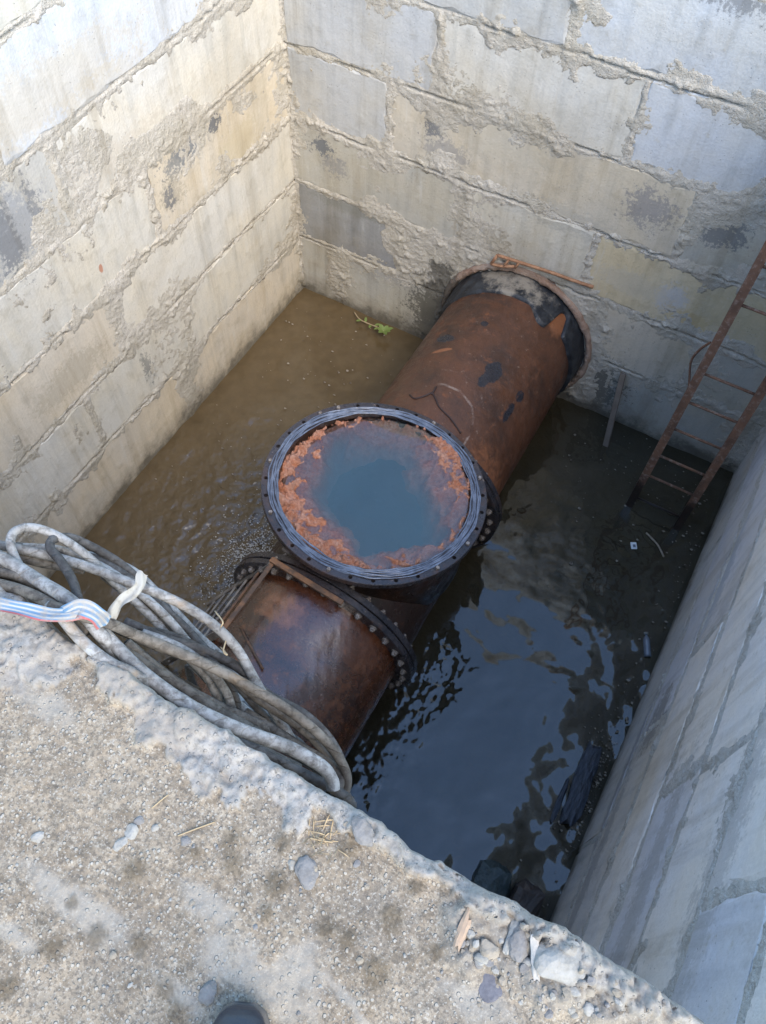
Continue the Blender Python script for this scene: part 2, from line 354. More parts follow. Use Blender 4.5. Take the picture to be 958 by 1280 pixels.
right_st = [((W, -2.9, .95), (1, .25, .2), (.2, .19, .17), .7, 1.8), ((W, -3.2, .62), (1, .9, .1), (.24, .24, .25), .7, 1.4), ((W, -4.0, .8), (1, .9, .12), (.25, .245, .24), .6, 1.4), ((W, -2.0, 1.3), (1, .6, .16), (.3, .33, .36), .6, 1.6),
            ((W, -4.2, 2.2), (1, .8, .14), (.3, .29, .27), .55, 1.6), ((W, -4.2, 3.1), (1, .8, .16), (.33, .32, .3), .5, 1.6)]
MB_ = block_material('concrete_block_back', back_st); ML_ = block_material('concrete_block_left', left_st); MR_ = block_material('concrete_block_right', right_st)
mort_warm = mortar_material('mortar_sandy', (0.51, 0.47, 0.39), (0.57, 0.53, 0.46), (0.33, 0.29, 0.23))
mort_grey = mortar_material('mortar_grey', (0.53, 0.515, 0.475), (0.57, 0.55, 0.50), (0.40, 0.38, 0.34))

make_wall('concrete_wall', 'tall block wall that the big rusty pipe comes out of', (0, 0, 0), (1, 0, 0), (0, -1, 0), W,
          [[.47, 1.5, 3.0], [1.07, 1.55, 2.95, 3.75], [1.66, 2.70], [.91, 3.29], [1.28, 2.74], [2.17], [.9, 3.2]],
          [[MG, MG, MG, MG], [DG, MG, MG, BE, MG], [MG, LG, YE], [BG, BE, MG], [BG, LG, BL], [BG, BL], [BL]],
          MB_, mort_warm, holes=[(1.5, 3.0, -1, .7), (1.08, 1.56, .6, 1.3), (1.55, 2.95, .6, 1.3)], infill=[(1.35, 1.0, .45, .34), (2.25, .57, .93, .86), (3.95, .98, .2, .2), (1.78, 1.5, .3, .25)], seed=3)
make_wall('concrete_wall', 'pale sandy block wall rising beside the brown muddy water', (0, 0, 0), (0, -1, 0), (1, 0, 0), -Y0,
          [[1.84, 4.2], [1.66, 2.83], [2.33], [1.72, 4.1], [2.38], [2.72], [1.4, 3.8]],
          [[BE, BE], [LG, LG, LG], [LG, BE], [BE, LG], [LG, MG], [BL, LG], [LG]],
          ML_, mort_warm, infill=[(1.95, .95, .28, .3), (2.9, .95, .16, .3), (2.2, 2.75, .3, .3), (2.55, 2.6, .2, .3), (1.3, 2.3, .3, .2)], mort=1.0, seed=11)
make_wall('concrete_wall', 'smooth grey block wall with flush joints behind the ladder and floating plank', (W, 0, 0), (0, -1, 0), (-1, 0, 0), -Y0,
          [[1.2, 3.6], [2.95], [2.55], [1.25, 3.65], [1.9, 3.7], [1.95, 4.35], [3.0]],
          [[MG, MG, MG], [BG, MG], [BG, LG], [LG, LG, BG], [BG, LG, LG], [LG, LG, BG], [LG, LG]],
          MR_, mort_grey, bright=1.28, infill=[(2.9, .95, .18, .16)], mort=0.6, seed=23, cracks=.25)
make_wall('concrete_wall', 'block wall below the broken concrete ledge that carries the cables', (0, Y0, 0), (1, 0, 0), (0, 1, 0), W,
          [[1.3, 3.7], [2.4], [1.2, 3.6], [2.4], [1.3, 3.7], [2.4], [1.2, 3.6]], [[MG, LG]]*7, MR_, mort_grey, mort=0.5, seed=31, res=0.03)

# ------------------------------------------------------------------ ground round the pit, pit floor
gm = Mat('dry_soil'); a = gm.noise(1.2, 6, .65); b = gm.noise(40, 4, .7)
gmat = gm.done(gm.mix(gm.ramp(a, .35, .65), (.33, .28, .21), (.25, .21, .155)), .95, gm.bump(b, .7, .02))
G = 150; x0, x1, y0, y1 = -0.55, W+0.55, -6.6, 0.55
V = [(-G, -G, 4.2), (G, -G, 4.2), (G, G, 4.2), (-G, G, 4.2), (x0, y0, 4.22), (x1, y0, 4.22), (x1, y1, 4.22), (x0, y1, 4.22)]
tag(link('ground', mesh('ground', V, [(0, 1, 5, 4), (1, 2, 6, 5), (2, 3, 7, 6), (3, 0, 4, 7)], False), gmat), kind='structure')
fm = Mat('silt'); a = fm.noise(2.2, 6, .65)
u, v = np.meshgrid(np.linspace(-.3, W+.3, 90), np.linspace(.3, Y0-.3, 100))
hz = -0.30+0.08*(fbm(u, v, 1.6, 4, 3)-.5)+.03*(fbm(u, v, 14, 3, 5)-.5)
tag(link('pit_floor', grid_mesh('pit_floor', np.stack([u, v, hz], -1), flip=True), fm.done(fm.mix(fm.ramp(a, .35, .65), (.11, .09, .06), (.17, .14, .10)), .9, fm.bump(fm.noise(25), .6, .02))), kind='structure')

# ------------------------------------------------------------------ water
def water_material(name, rough=0.02, ior=1.64, teal=False):
    m = Mat(name); m.n.remove(m.b)
    silt = m.attr('silt'); n = m.noise(1.7, 6, .65); n2 = m.noise(9, 5, .65)
    if teal:
        body = m.mix(n, (0.05, 0.075, 0.085), (0.08, 0.10, 0.105)); turb = 0.42; tint = (0.8, 0.9, 0.92)
    else:
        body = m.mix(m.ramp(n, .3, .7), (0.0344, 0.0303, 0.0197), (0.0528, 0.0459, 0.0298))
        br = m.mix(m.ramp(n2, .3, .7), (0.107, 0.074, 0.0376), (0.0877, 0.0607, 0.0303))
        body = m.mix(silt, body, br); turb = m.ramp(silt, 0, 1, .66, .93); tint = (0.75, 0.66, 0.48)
    tr = m.n.new('ShaderNodeBsdfTransparent'); tr.inputs[0].default_value = (*tint, 1)
    df = m.n.new('ShaderNodeBsdfDiffuse'); m._in(df.inputs[0], body)
    gl = m.n.new('ShaderNodeBsdfGlossy'); gl.inputs['Roughness'].default_value = rough; gl.inputs[0].default_value = (1, 1, 1, 1)
    fr = m.n.new('ShaderNodeFresnel'); fr.inputs[0].default_value = ior
    if not teal:
        chop = m.attr('chop'); bn = m.noise(26, 3, .6, dist=.4); bump = m.bump(m.math('MULTIPLY', bn, chop), .6, .02)
        m.l.new(bump, gl.inputs['Normal']); m.l.new(bump, fr.inputs['Normal']); m.l.new(bump, df.inputs['Normal'])
    m1 = m.n.new('ShaderNodeMixShader'); m._in(m1.inputs[0], turb); m.l.new(tr.outputs[0], m1.inputs[1]); m.l.new(df.outputs[0], m1.inputs[2])
    m2 = m.n.new('ShaderNodeMixShader'); m.l.new(fr.outputs[0], m2.inputs[0]); m.l.new(m1.outputs[0], m2.inputs[1]); m.l.new(gl.outputs[0], m2.inputs[2])
    m.l.new(m2.outputs[0], m.out.inputs[0]); return m.m
us = np.linspace(-0.01, W+0.01, 380); vs = np.linspace(0.01, Y0-0.02, 420); U, Vv = np.meshgrid(us, vs)
leak = np.sqrt((U-1.30)**2+(Vv+2.75)**2)
wu = U+.25*(fbm(U, Vv, 1.5, 2, 1)-.5); wv = Vv+.25*(fbm(U, Vv, 1.5, 2, 2)-.5)
z = 0.030*(fbm(wu*1.0, wv*1.0, 2.6, 2, 40, .35)-.5)+0.011*(fbm(wu, wv, 6.0, 2, 50, .4)-.5)+.0035*(fbm(wu, wv, 13.0, 2, 55, .4)-.5)
leftm = smooth(2.0, 1.2, U)*smooth(-0.9, -1.9, Vv); lk = np.exp(-(leak/0.9)**2)
z += leftm*0.012*(fbm(wu, wv*1.3, 9, 3, 60, .6)-.5)+lk*(0.05*(fbm(wu, wv, 13, 3, 70, .65)-.5)+0.004*np.sin(leak*46+6*fbm(U, Vv, 3, 3, 99)))
pr = np.exp(-((U-2.98)/.22)**2)*smooth(-2.4, -3.0, Vv); z += pr*0.022*(fbm(U, Vv, 16, 3, 80, .6)-.5)
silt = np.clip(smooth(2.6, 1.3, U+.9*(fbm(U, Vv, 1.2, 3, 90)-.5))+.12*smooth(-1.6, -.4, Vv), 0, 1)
chop = np.clip(leftm*.35+lk, 0, 1)*.9
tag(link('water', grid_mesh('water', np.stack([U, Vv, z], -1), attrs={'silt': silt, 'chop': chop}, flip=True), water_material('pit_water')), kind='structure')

# ------------------------------------------------------------------ pipeline
def rust_material(name, dark, mid, orange, wet, attrs=True):
    m = Mat(name); a = m.noise(2.4, 6, .65); b = m.noise(11, 6, .7); f = m.noise(70, 4, .7)
    ring = m.noise(3.2, 5, .65, vec=m.scale(m.pos, (.5, 2.2, .5)))
    c = m.mix(m.ramp(a, .34, .62), dark, mid)
    c = m.mix(m.ramp(ring, .5, .68, 0, .7), c, m.mix(.5, dark, orange))
    c = m.mix(m.ramp(b, .55, .7, 0, .75), c, orange)
    c = m.mix(m.ramp(f, .4, .7, 0, .4), c, m.mix(1.0, c, (.45, .42, .4), 'MULTIPLY'))
    c = m.mix(m.ramp(m.noise(24, 4, .7), .64, .72, 0, .5), c, (.30, .22, .17))
    rough = m.ramp(b, .35, .65, wet[0], wet[1])
    if attrs:
        jn = m.math('MULTIPLY', m.math('SUBTRACT', m.noise(15, 6, .75, dist=.5), .5), 1.7)
        tar = m.math('MULTIPLY', m.ramp(m.math('ADD', m.attr('tar'), jn), .42, .56), m.ramp(m.attr('tar'), .02, .2))
        c = m.mix(m.math('MULTIPLY', tar, .92), c, (.018, .02, .026)); rough = m.math('MULTIPLY', rough, m.ramp(tar, 0, 1, 1, .6))
        org = m.ramp(m.math('ADD', m.attr('streak'), m.math('MULTIPLY', jn, .6)), .35, .75, 0, .75); c = m.mix(org, c, (.27, .105, .045))
        ch = m.ramp(m.math('ADD', m.attr('chalk'), m.math('MULTIPLY', jn, .8)),   .6, .95, 0, .3); ch = m.math('MULTIPLY', ch, m.ramp(m.noise(6, 4, .7), .45, .62)); c = m.mix(ch, c, (.5, .42, .36))
    h = m.math('ADD', m.math('MULTIPLY', b, .8), m.math('MULTIPLY', f, .4))
    return m.done(c, rough, m.bump(h, .5, .012), spec=.5)
M_far = rust_material('rusty_steel_dry', (.045, .023, .015), (.098, .041, .021), (.17, .06, .022), (.32, .62))
M_near = rust_material('rusty_steel_wet', (.024, .010, .007), (.092, .030, .012), (.20, .063, .018), (.12, .38))
M_near.node_tree.nodes['Principled BSDF'].inputs['Coat Weight'].default_value = .8; M_near.node_tree.nodes['Principled BSDF'].inputs['Coat Roughness'].default_value = .22; M_near.node_tree.nodes['Principled BSDF'].inputs['Coat IOR'].default_value = 1.6
M_tee = rust_material('rusty_steel_tee', (0.0123, 0.00896, 0.00784), (0.028, 0.0146, 0.0101), (0.084, 0.0308, 0.0123), (.25, .6), attrs=False)
M_flange = rust_material('flange_steel', (.022, .022, .027), (.045, .040, .044), (.11, .06, .042), (.16, .42), attrs=False)
tm = Mat('bitumen'); b = tm.noise(8, 6, .7); f = tm.noise(45, 4, .7); z = sepz(tm)[2]
dust = tm.ramp(tm.math('ADD', z, tm.math('MULTIPLY', tm.noise(5, 5, .7), .55)), 1.42, 1.52)
M_tar = tm.done(tm.mix(dust, tm.mix(tm.ramp(b, .4, .7), (.012, .014, .018), (.035, .038, .042)), (.21, .185, .15)), tm.ramp(b, .35, .7, .35, .7), tm.bump(tm.math('ADD', b, tm.math('MULTIPLY', f, .4)), .6, .015))
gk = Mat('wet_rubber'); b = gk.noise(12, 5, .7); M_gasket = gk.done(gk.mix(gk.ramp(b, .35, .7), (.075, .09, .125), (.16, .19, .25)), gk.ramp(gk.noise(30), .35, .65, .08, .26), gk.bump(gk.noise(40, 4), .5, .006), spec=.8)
bt = Mat('bolt_steel'); b = bt.noise(60, 4, .7); M_bolt = bt.done(bt.mix(bt.ramp(b, .4, .6), (.12, .095, .08), (.28, .25, .225)), .6, bt.bump(b, .5, .004))
XC, ZC, PR = 2.25, 0.57, 0.61
pipe = empty('pipeline', (XC, -2.56, 0), 'big rusty flanged pipe with upturned open tee lying across the pit', 'pipe')
def cyl_grid(R0, ya, yb, ny, nt, rough=0.003, seed=0, dents=()):
    th = np.linspace(0, 2*np.pi, nt+1); yy = np.linspace(ya, yb, ny); T, Y = np.meshgrid(th, yy)
    cx, sx = np.cos(T), np.sin(T)
    R = R0+rough*2*(fbm(Y*1.0+cx*.7, sx*.7+Y*.3, 3, 4, seed)-.5)+rough*(fbm(Y+cx, sx, 22, 3, seed+4)-.5)
    for (y, td, ry, rt, dep) in dents:
        R = R-dep*np.exp(-(((Y-y)/ry)**2+(((np.degrees(T)-td))/rt)**2))
    return T, Y, np.stack([XC+R*cx, Y, ZC+R*sx], -1)
# far length of pipe
T, Y, P = cyl_grid(PR, 0.1, -1.86, 210, 256, .003, 5)
D = np.degrees(T); D = np.where(D > 270, D-360, D)
tar = np.zeros(D.shape)
for (y, d, ry, rd) in ((-.85, 120.4, .05, 8), (-1.02, 72.2, .11, 6.5), (-1.14, 75, .07, 4), (-1.01, 45, .06, 3.5), (-1.2, 46, .12, 3), (-.62, 98, .03, 3)):
    tar = np.maximum(tar, smooth(1.5, .4, np.sqrt(((Y-y)/ry)**2+((D-d)/rd)**2)))
streak = smooth(1.3, .4, np.sqrt(((Y+1.0+.004*(D-117))/.025)**2+((D-116)/9)**2))
sd_ = 50+(Y+1.3)*(-13); streak = np.maximum(streak, .45*smooth(2.6, .3, np.abs(D-sd_)))
streak = np.maximum(streak, .6*smooth(-1.25, -1.7, Y)*smooth(75, 45, D)); streak = np.maximum(streak, .75*smooth(-.45, -.2, Y)*smooth(13, 4, np.abs(D-50)))
def polyd(pl, Y, D):
    out = np.full(Y.shape, 9.0)
    for (a, b) in zip(pl[:-1], pl[1:]):
        ax, ay = a[0], math.radians(a[1])*PR; bx, by = b[0], math.radians(b[1])*PR; px, py = Y-ax, np.radians(D)*PR-ay; dx, dy = bx-ax, by-ay
        t = np.clip((px*dx+py*dy)/(dx*dx+dy*dy), 0, 1); out = np.minimum(out, np.hypot(px-t*dx, py-t*dy))
    return out
chalk = smooth(.022, .006, polyd([(-1.66, 116), (-1.5, 113), (-1.38, 106), (-1.34, 97), (-1.34, 84), (-1.4, 72), (-1.5, 65), (-1.62, 62), (-1.75, 62)], Y, D))
chalk = np.maximum(chalk, .8*smooth(.02, .006, polyd([(-1.2, 105), (-1.17, 90), (-1.25, 72), (-1.35, 64)], Y, D)))
tarj = smooth(-.42, -.3, Y)*0
p_far = child('pipe', grid_mesh('pipe_far', P, attrs={'tar': tar, 'streak': streak, 'chalk': chalk}, flip=True), M_far, pipe); p_far['label'] = 'dry brown pipe length running into the wall'
# near length of pipe, wet and dented
T, Y, P = cyl_grid(PR, -3.27, -5.2, 200, 256, .004, 9, dents=((-3.72, 84, .17, 22, .035), (-3.9, 60, .2, 16, .02), (-3.55, 62, .12, 10, .012)))
D = np.degrees(T); z0 = np.zeros(D.shape)
chalk = .8*smooth(.012, .004, polyd([(-3.36, 60), (-3.6, 57), (-3.8, 55), (-3.95, 53)], Y, D)); chalk = np.maximum(chalk, .55*smooth(-3.47, -3.34, Y)*smooth(28, 6, np.abs(D-70)))
streak = np.maximum(.62*smooth(.2, .05, np.abs(Y+3.5))*smooth(30, 8, np.abs(D-103)), .42*smooth(60, 42, D))
p_near = child('pipe', grid_mesh('pipe_near', P, attrs={'tar': z0, 'streak': streak, 'chalk': chalk}, flip=True), M_near, pipe); p_near['label'] = 'wet dented dark rusty pipe length under the cables'
# tee body and its upturned neck
T, Y, P = cyl_grid(PR-.004, -1.92, -3.21, 60, 160, .004, 12); child('tee_body', grid_mesh('tee_body', P, flip=True), M_tee, pipe)
YT = -2.53; FZ = 1.40; TX, TY = .045, .105      # the upturned flange is not quite level
def tilt_z(x, y): return -(TX*(x-XC)+TY*(y-YT))
def ringsweep(name, prof, cx, cy, n, wob=0.0, seed=0):
    """lathe about a vertical axis; prof = [(r, z)]"""
    th = np.linspace(0, 2*np.pi, n+1); pr = np.array(prof); T, I = np.meshgrid(th, np.arange(len(prof)))
    R = pr[I, 0]+wob*(fbm(np.cos(T)*2+I*.3, np.sin(T)*2, 3, 3, seed)-.5); Z = pr[I, 1]+wob*.5*(fbm(np.cos(T)*2, np.sin(T)*2+I, 3, 3, seed+2)-.5)
    X = cx+R*np.cos(T); Yq = cy+R*np.sin(T); Z = Z+np.clip((Z-.7)/.6, 0, 1)*tilt_z(X, Yq)
    return grid_mesh(name, np.stack([X, Yq, Z], -1), smooth_=True)
child('tee_neck', ringsweep('tee_neck', [(.646, 1.40), (.640, .70), (.655, .7), (.655, 1.0), (.657, 1.2), (.68, 1.325), (.68, 1.345)], XC, YT, 128, .006, 3), M_tee, pipe)
def flange_mesh(axis):
    bm = bmesh.new(); n = 128; RO, RI, th = (.7275, .60, .045) if axis == 'y' else (.752, .646, .045)
    prof = [(RI, -th/2), (RI, th/2), (RO-.004, th/2), (RO, th/2-.004), (RO, -th/2+.004), (RO-.004, -th/2)]
    rows = [[bm.verts.new((r*math.cos(2*math.pi*k/n), r*math.sin(2*math.pi*k/n), z)) for k in range(n)] for r, z in prof]
    for i in range(len(prof)):
        a, b = rows[i], rows[(i+1) % len(prof)]
        for k in range(n): bm.faces.new((a[k], a[(k+1) % n], b[(k+1) % n], b[k]))
    return bm_mesh('flange', bm)
def cut_holes(me, rbc, n, rh):
    o = link('tmp', me); bm = bmesh.new()
    for k in range(n):
        a = 2*math.pi*(k+.5)/n
        bmesh.ops.create_cone(bm, cap_ends=True, segments=14, radius1=rh, radius2=rh, depth=.2, matrix=Matrix.Translation((rbc*math.cos(a), rbc*math.sin(a), 0)))
    c = link('tmpc', bm_mesh('c', bm)); md = o.modifiers.new('b', 'BOOLEAN'); md.operation = 'DIFFERENCE'; md.object = c; md.solver = 'EXACT'
    bpy.context.view_layer.update(); dg = bpy.context.evaluated_depsgraph_get(); out = bpy.data.meshes.new_from_object(o.evaluated_get(dg)); out.name = 'flange'
    bpy.data.objects.remove(o); bpy.data.objects.remove(c); return out
fl_me = cut_holes(flange_mesh('z'), .722, 32, .0135); fl_me.materials.clear(); fl_me.materials.append(M_flange)
topf = link('flange', fl_me, None, pipe); topf.location = Vector((XC, YT, FZ-.0225))-pipe.location; topf.rotation_euler = (-math.atan(TY), math.atan(TX), 0); topf['label'] = 'open top flange ringed with empty bolt holes'
fv_me = flange_mesh('y'); fv_me.materials.append(M_flange)
for y in (-1.905, -1.852, -3.215, -3.268):
    o = link('flange', fv_me, None, pipe); o.location = Vector((XC, y, ZC))-pipe.location; o.rotation_euler = (math.pi/2, 0, 0)
    if abs(y+3.268) < .01 or abs(y+1.852) < .01: fb = o
    else: continue
    s = -1 if y < -2.5 else 1
# bolts: hex head, washer, shank, nut
bm = bmesh.new()
bmesh.ops.create_cone(bm, cap_ends=True, segments=6, radius1=.019, radius2=.019, depth=.026, matrix=Matrix.Translation((0, 0, .060)))
bmesh.ops.create_cone(bm, cap_ends=True, segments=12, radius1=.026, radius2=.026, depth=.005, matrix=Matrix.Translation((0, 0, .0515)))
bmesh.ops.create_cone(bm, cap_ends=True, segments=8, radius1=.012, radius2=.012, depth=.17, matrix=Matrix.Translation((0, 0, -.005)))
bmesh.ops.create_cone(bm, cap_ends=True, segments=6, radius1=.021, radius2=.021, depth=.024, matrix=Matrix.Translation((0, 0, -.063)))
bolt_me = bm_mesh('bolt', bm); bolt_me.materials.append(M_bolt)
for yc in (-1.8785, -3.2415):
    for k in range(32):
        a = 2*math.pi*(k+.5)/32
        if math.sin(a) < -.75: continue
        o = link('bolt', bolt_me, None, pipe); o.location = Vector((XC+.672*math.cos(a), yc, ZC+.672*math.sin(a)))-pipe.location
        o.rotation_euler = (math.pi/2, random.random()*1, 0)
bm = bmesh.new(); bmesh.ops.create_cone(bm, cap_ends=True, segments=6, radius1=.0145, radius2=.013, depth=.02)
stub_me = bm_mesh('bolt_stub', bm); stub_me.materials.append(M_bolt)
for k in (3, 7, 12, 13, 17, 20, 24, 29, 31):
    a = 2*math.pi*(k+.5)/32; o = link('bolt', stub_me, None, topf); o.location = (.722*math.cos(a), .722*math.sin(a), .028); o.rotation_euler = (0, 0, k)
# rubber packing lying on the flange face in wavy rings
V = []; F = []; rg = random.Random(5)
for s in range(8):
    r = .645+s*.0082; n = 220; ph = [rg.uniform(0, 6.28) for _ in range(4)]; base = len(V); hh = rg.uniform(.001, .005)
    for i in range(n):
        a = 2*math.pi*i/n; rr = r+.004*math.sin(3*a+ph[0])+.003*math.sin(7*a+ph[1])+.003*math.sin(15*a+ph[2])+.0015*math.sin(31*a+ph[3]); zz = .0225+hh+.003*math.sin(5*a+ph[1])
        tr = .0055*(1+.25*math.sin(9*a+ph[2]))
        for k in range(7):
            b_ = 2*math.pi*k/7; V.append(((rr+tr*math.cos(b_))*math.cos(a), (rr+tr*math.cos(b_))*math.sin(a), zz+tr*.8*math.sin(b_)))
    for i in range(n):
        for k in range(7): F.append((base+i*7+k, base+((i+1) % n)*7+k, base+((i+1) % n)*7+(k+1) % 7, base+i*7+(k+1) % 7))
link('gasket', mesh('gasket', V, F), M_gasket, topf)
# rust sediment standing inside the neck, and the pool over it
n = 230; q = np.linspace(-.645, .645, n); U, Vv = np.meshgrid(q, q); Rr = np.hypot(U, Vv); A = np.degrees(np.arctan2(Vv, U))
rim = np.clip((Rr-.36)/.24, 0, 1); dA = lambda c: (A-c+180) % 360-180
shore = np.exp(-(dA(58)/52)**2)+np.exp(-(dA(-122)/58)**2)
crumb = 1-ridged(U, Vv, 9, 4, 7, .6)*1.35; fine_ = fbm(U, Vv, 34, 3, 8)
edge_r = .54-.22*shore+.30*(fbm(U, Vv, 4, 4, 17)-.5)
hs = -.50+.444*smooth(-.26, .06, Rr-edge_r)+(.050*shore+.004)*rim+.10*(crumb-.42)*rim+.16*(fbm(U, Vv, 6, 4, 27)-.5)*smooth(.15, .4, Rr)*(1-rim)+.03*(fine_-.5)*rim
hs = np.minimum(hs, .020+.014*(crumb-.5)+.012*(fine_-.5)); keep = Rr < .646
sm = Mat('rust_sediment'); b = sm.noise(14, 6, .7); f = sm.noise(60, 4, .7)
M_sed = sm.done(sm.mix(sm.ramp(f, .4, .7, 0, .5), sm.mix(sm.ramp(b, .36, .62), (.42, .165, .085), (.47, .26, .185)), (.20, .07, .035)), .9, sm.bump(sm.math('ADD', b, f), .9, .012))
PW = FZ-.075
sed = child('rust_sediment', grid_mesh('rust_sediment', np.stack([XC+U, YT+Vv, PW+hs+np.clip(FZ-.02+tilt_z(XC+U, YT+Vv)-PW, 0, 1)*rim*.62*(.35+.9*crumb)], -1), keep), M_sed, pipe); sed['kind'] = 'stuff'
hs_lo = -.62
bm = bmesh.new(); nseg = 96; top = []; rings = []
for r in np.linspace(.645, .02, 26):
    rings.append([bm.verts.new((XC+r*math.cos(2*math.pi*k/nseg), YT+r*math.sin(2*math.pi*k/nseg), PW+.0008*math.sin(9*r+3*math.cos(2*math.pi*k/nseg)))) for k in range(nseg)])
for a_, b_ in zip(rings[:-1], rings[1:]):
    for k in range(nseg): bm.faces.new((a_[k], a_[(k+1) % nseg], b_[(k+1) % nseg], b_[k]))
bm.faces.new(rings[-1])
low = [bm.verts.new((XC+.645*math.cos(2*math.pi*k/nseg), YT+.645*math.sin(2*math.pi*k/nseg), PW+hs_lo)) for k in range(nseg)]
for k in range(nseg): bm.faces.new((rings[0][(k+1) % nseg], rings[0][k], low[k], low[(k+1) % nseg]))
bm.faces.new(low[::-1])
m = Mat('tee_water'); m.n.remove(m.b)
tr_ = m.n.new('ShaderNodeBsdfTransparent'); gl = m.n.new('ShaderNodeBsdfGlossy'); gl.inputs['Roughness'].default_value = .02; fr = m.n.new('ShaderNodeFresnel'); fr.inputs[0].default_value = 1.8
mx = m.n.new('ShaderNodeMixShader'); m.l.new(fr.outputs[0], mx.inputs[0]); m.l.new(tr_.outputs[0], mx.inputs[1]); m.l.new(gl.outputs[0], mx.inputs[2]); m.l.new(mx.outputs[0], m.out.inputs[0])
vol = m.n.new('ShaderNodeVolumePrincipled'); vol.inputs['Color'].default_value = (.40, .66, .70, 1); vol.inputs['Density'].default_value = 4.5; m.l.new(vol.outputs[0], m.out.inputs['Volume'])
tag(link('pool_water', bm_mesh('pool_water', bm, True), m.m), kind='structure')
# bitumen sleeve where the pipe enters the wall
th = np.linspace(0, 2*np.pi, 181); sS = np.linspace(0, 1, 26); T, Sg = np.meshgrid(th, sS); D = np.degrees(T); D = np.where(D > 270, D-360, D)
ln = .25+.05*smooth(90, 150, D)+.03*(fbm(np.cos(T), np.sin(T), 4, 3, 4)-.5)+.10*smooth(78, 64, D)*smooth(50, 58, D)-.19*smooth(9, 3, np.abs(D-50))+.02*smooth(45, 20, D)
R = .655-.018*Sg**2+.012*(fbm(np.cos(T)*3+Sg, np.sin(T)*3, 4, 3, 6)-.5); R = np.where(Sg > .97, .600, R)
child('bitumen_sleeve', grid_mesh('bitumen_sleeve', np.stack([XC+R*np.cos(T), .05-(ln+.05)*Sg, ZC+R*np.sin(T)], -1), flip=True), M_tar, pipe)
# crumbly lip of mortar round the opening
lipm = mortar_material('lip_mortar', (.30, .19, .14), (.40, .31, .25), (.16, .09, .06))
th = np.linspace(math.radians(-40), math.radians(215), 260); ps = np.linspace(0, 2*np.pi, 17); T, Pp = np.meshgrid(th, ps)
rr = .020+.020*fbm(np.cos(T)*2, np.sin(T)*2, 5, 4, 9)+.016*(fbm(T*4, Pp*.6, 3, 3, 2)-.5)
R = .690+rr*np.cos(Pp); child('pipe_surround', grid_mesh('pipe_surround', np.stack([XC+R*np.cos(T), -.006-1.3*rr*np.sin(Pp), ZC+R*np.sin(T)], -1), flip=False), lipm, pipe)

# twig and rod lying on the pipe
def on_pipe(y, deg, off=0.006):
    a = math.radians(deg); return Vector((XC+(PR+off)*math.cos(a), y, ZC+(PR+off)*math.sin(a)))
km = Mat('wet_bark'); M_bark = km.done(km.mix(km.noise(40), (.022, .014, .014), (.05, .03, .026)), .6)
tw = empty('twig', on_pipe(-1.5, 95), 'thin black forked twig lying on the dry brown pipe', 'twig')
child('stem', tube_mesh('stem', catmull([on_pipe(-1.52, 116), on_pipe(-1.55, 110), on_pipe(-1.5, 104), on_pipe(-1.46, 101), on_pipe(-1.5, 96), on_pipe(-1.56, 90), on_pipe(-1.6, 80), on_pipe(-1.63, 74), on_pipe(-1.66, 68)], 5), .007, 6), M_bark, tw)
child('side_shoot', tube_mesh('side_shoot', catmull([on_pipe(-1.47, 101), on_pipe(-1.44, 100.5), on_pipe(-1.39, 101)], 4), .007, 6), M_bark, tw)

# rusty slatted rack leaning on the pipe
rm = Mat('rack_rust'); a = rm.noise(9, 5, .7); M_rack = rm.done(rm.mix(rm.ramp(a, .4, .62), (0.104, 0.068, 0.048), (0.24, 0.12, 0.06)), .8, rm.bump(rm.noise(60), .6, .006))
rd = Mat('rack_weathered'); a = rd.noise(9, 5, .7); M_rackg = rd.done(rd.mix(rd.ramp(a, .4, .62), (0.182, 0.152, 0.129), (0.334, 0.289, 0.236)), .85, rd.bump(rd.noise(60), .6, .006))
Pp = Vector((1.935, -3.27, 1.285)); Qq = Vector((1.25, -3.36, .05)); dy = Vector((-.03, -.56, -.06))
rack = empty('slatted_rack', (1.3, -3.5, 0), 'small rusty slatted rack leaning against the wet pipe and its flange', 'rack')
def bar(name, a, b, wd, ht, mat, parent, upv=(0, 0, 1)):
    bm = bmesh.new(); bar_bm(bm, a, b, wd, ht, min(wd, ht)*.12, upv); return child(name, bm_mesh(name, bm), mat, parent)
bar('frame_rail', Pp, Qq, .014, .05, M_rackg, rack, (0, 1, 0)); bar('frame_rail', Pp+dy, Qq+dy, .05, .014, M_rackg, rack, (0, 1, 0))
for i, t in enumerate((0.0, .18, .35, .52, .69, .86)):
    bar('slat', Pp.lerp(Qq, t)+Vector((0, .01, 0)), Pp.lerp(Qq, t)+dy*1.04,   .030 if i == 0 else .015, .013, M_rack if i < 2 else M_rackg, rack)
bar('cross_bar', Pp+Vector((-.02, -.02, .015)), Vector((2.47, -3.325, 1.30)), .036, .022, M_rack, rack)
pk = empty('short_board', (1.98, -3.1, 1.2), 'short grey board wedged between the flange and the tee neck', 'board')
bar('board', (1.97, -3.20, 1.31), (1.985, -2.97, 1.27), .06, .022, M_rackg, pk)
tag(link('loose_rod', tube_mesh('loose_rod', [on_pipe(-3.72, 119, .012), on_pipe(-3.82, 103, .016), on_pipe(-3.90, 90, .012)], .008, 6), M_rack), 'thin rusty rod lying across the wet pipe beside the rack', 'rod')

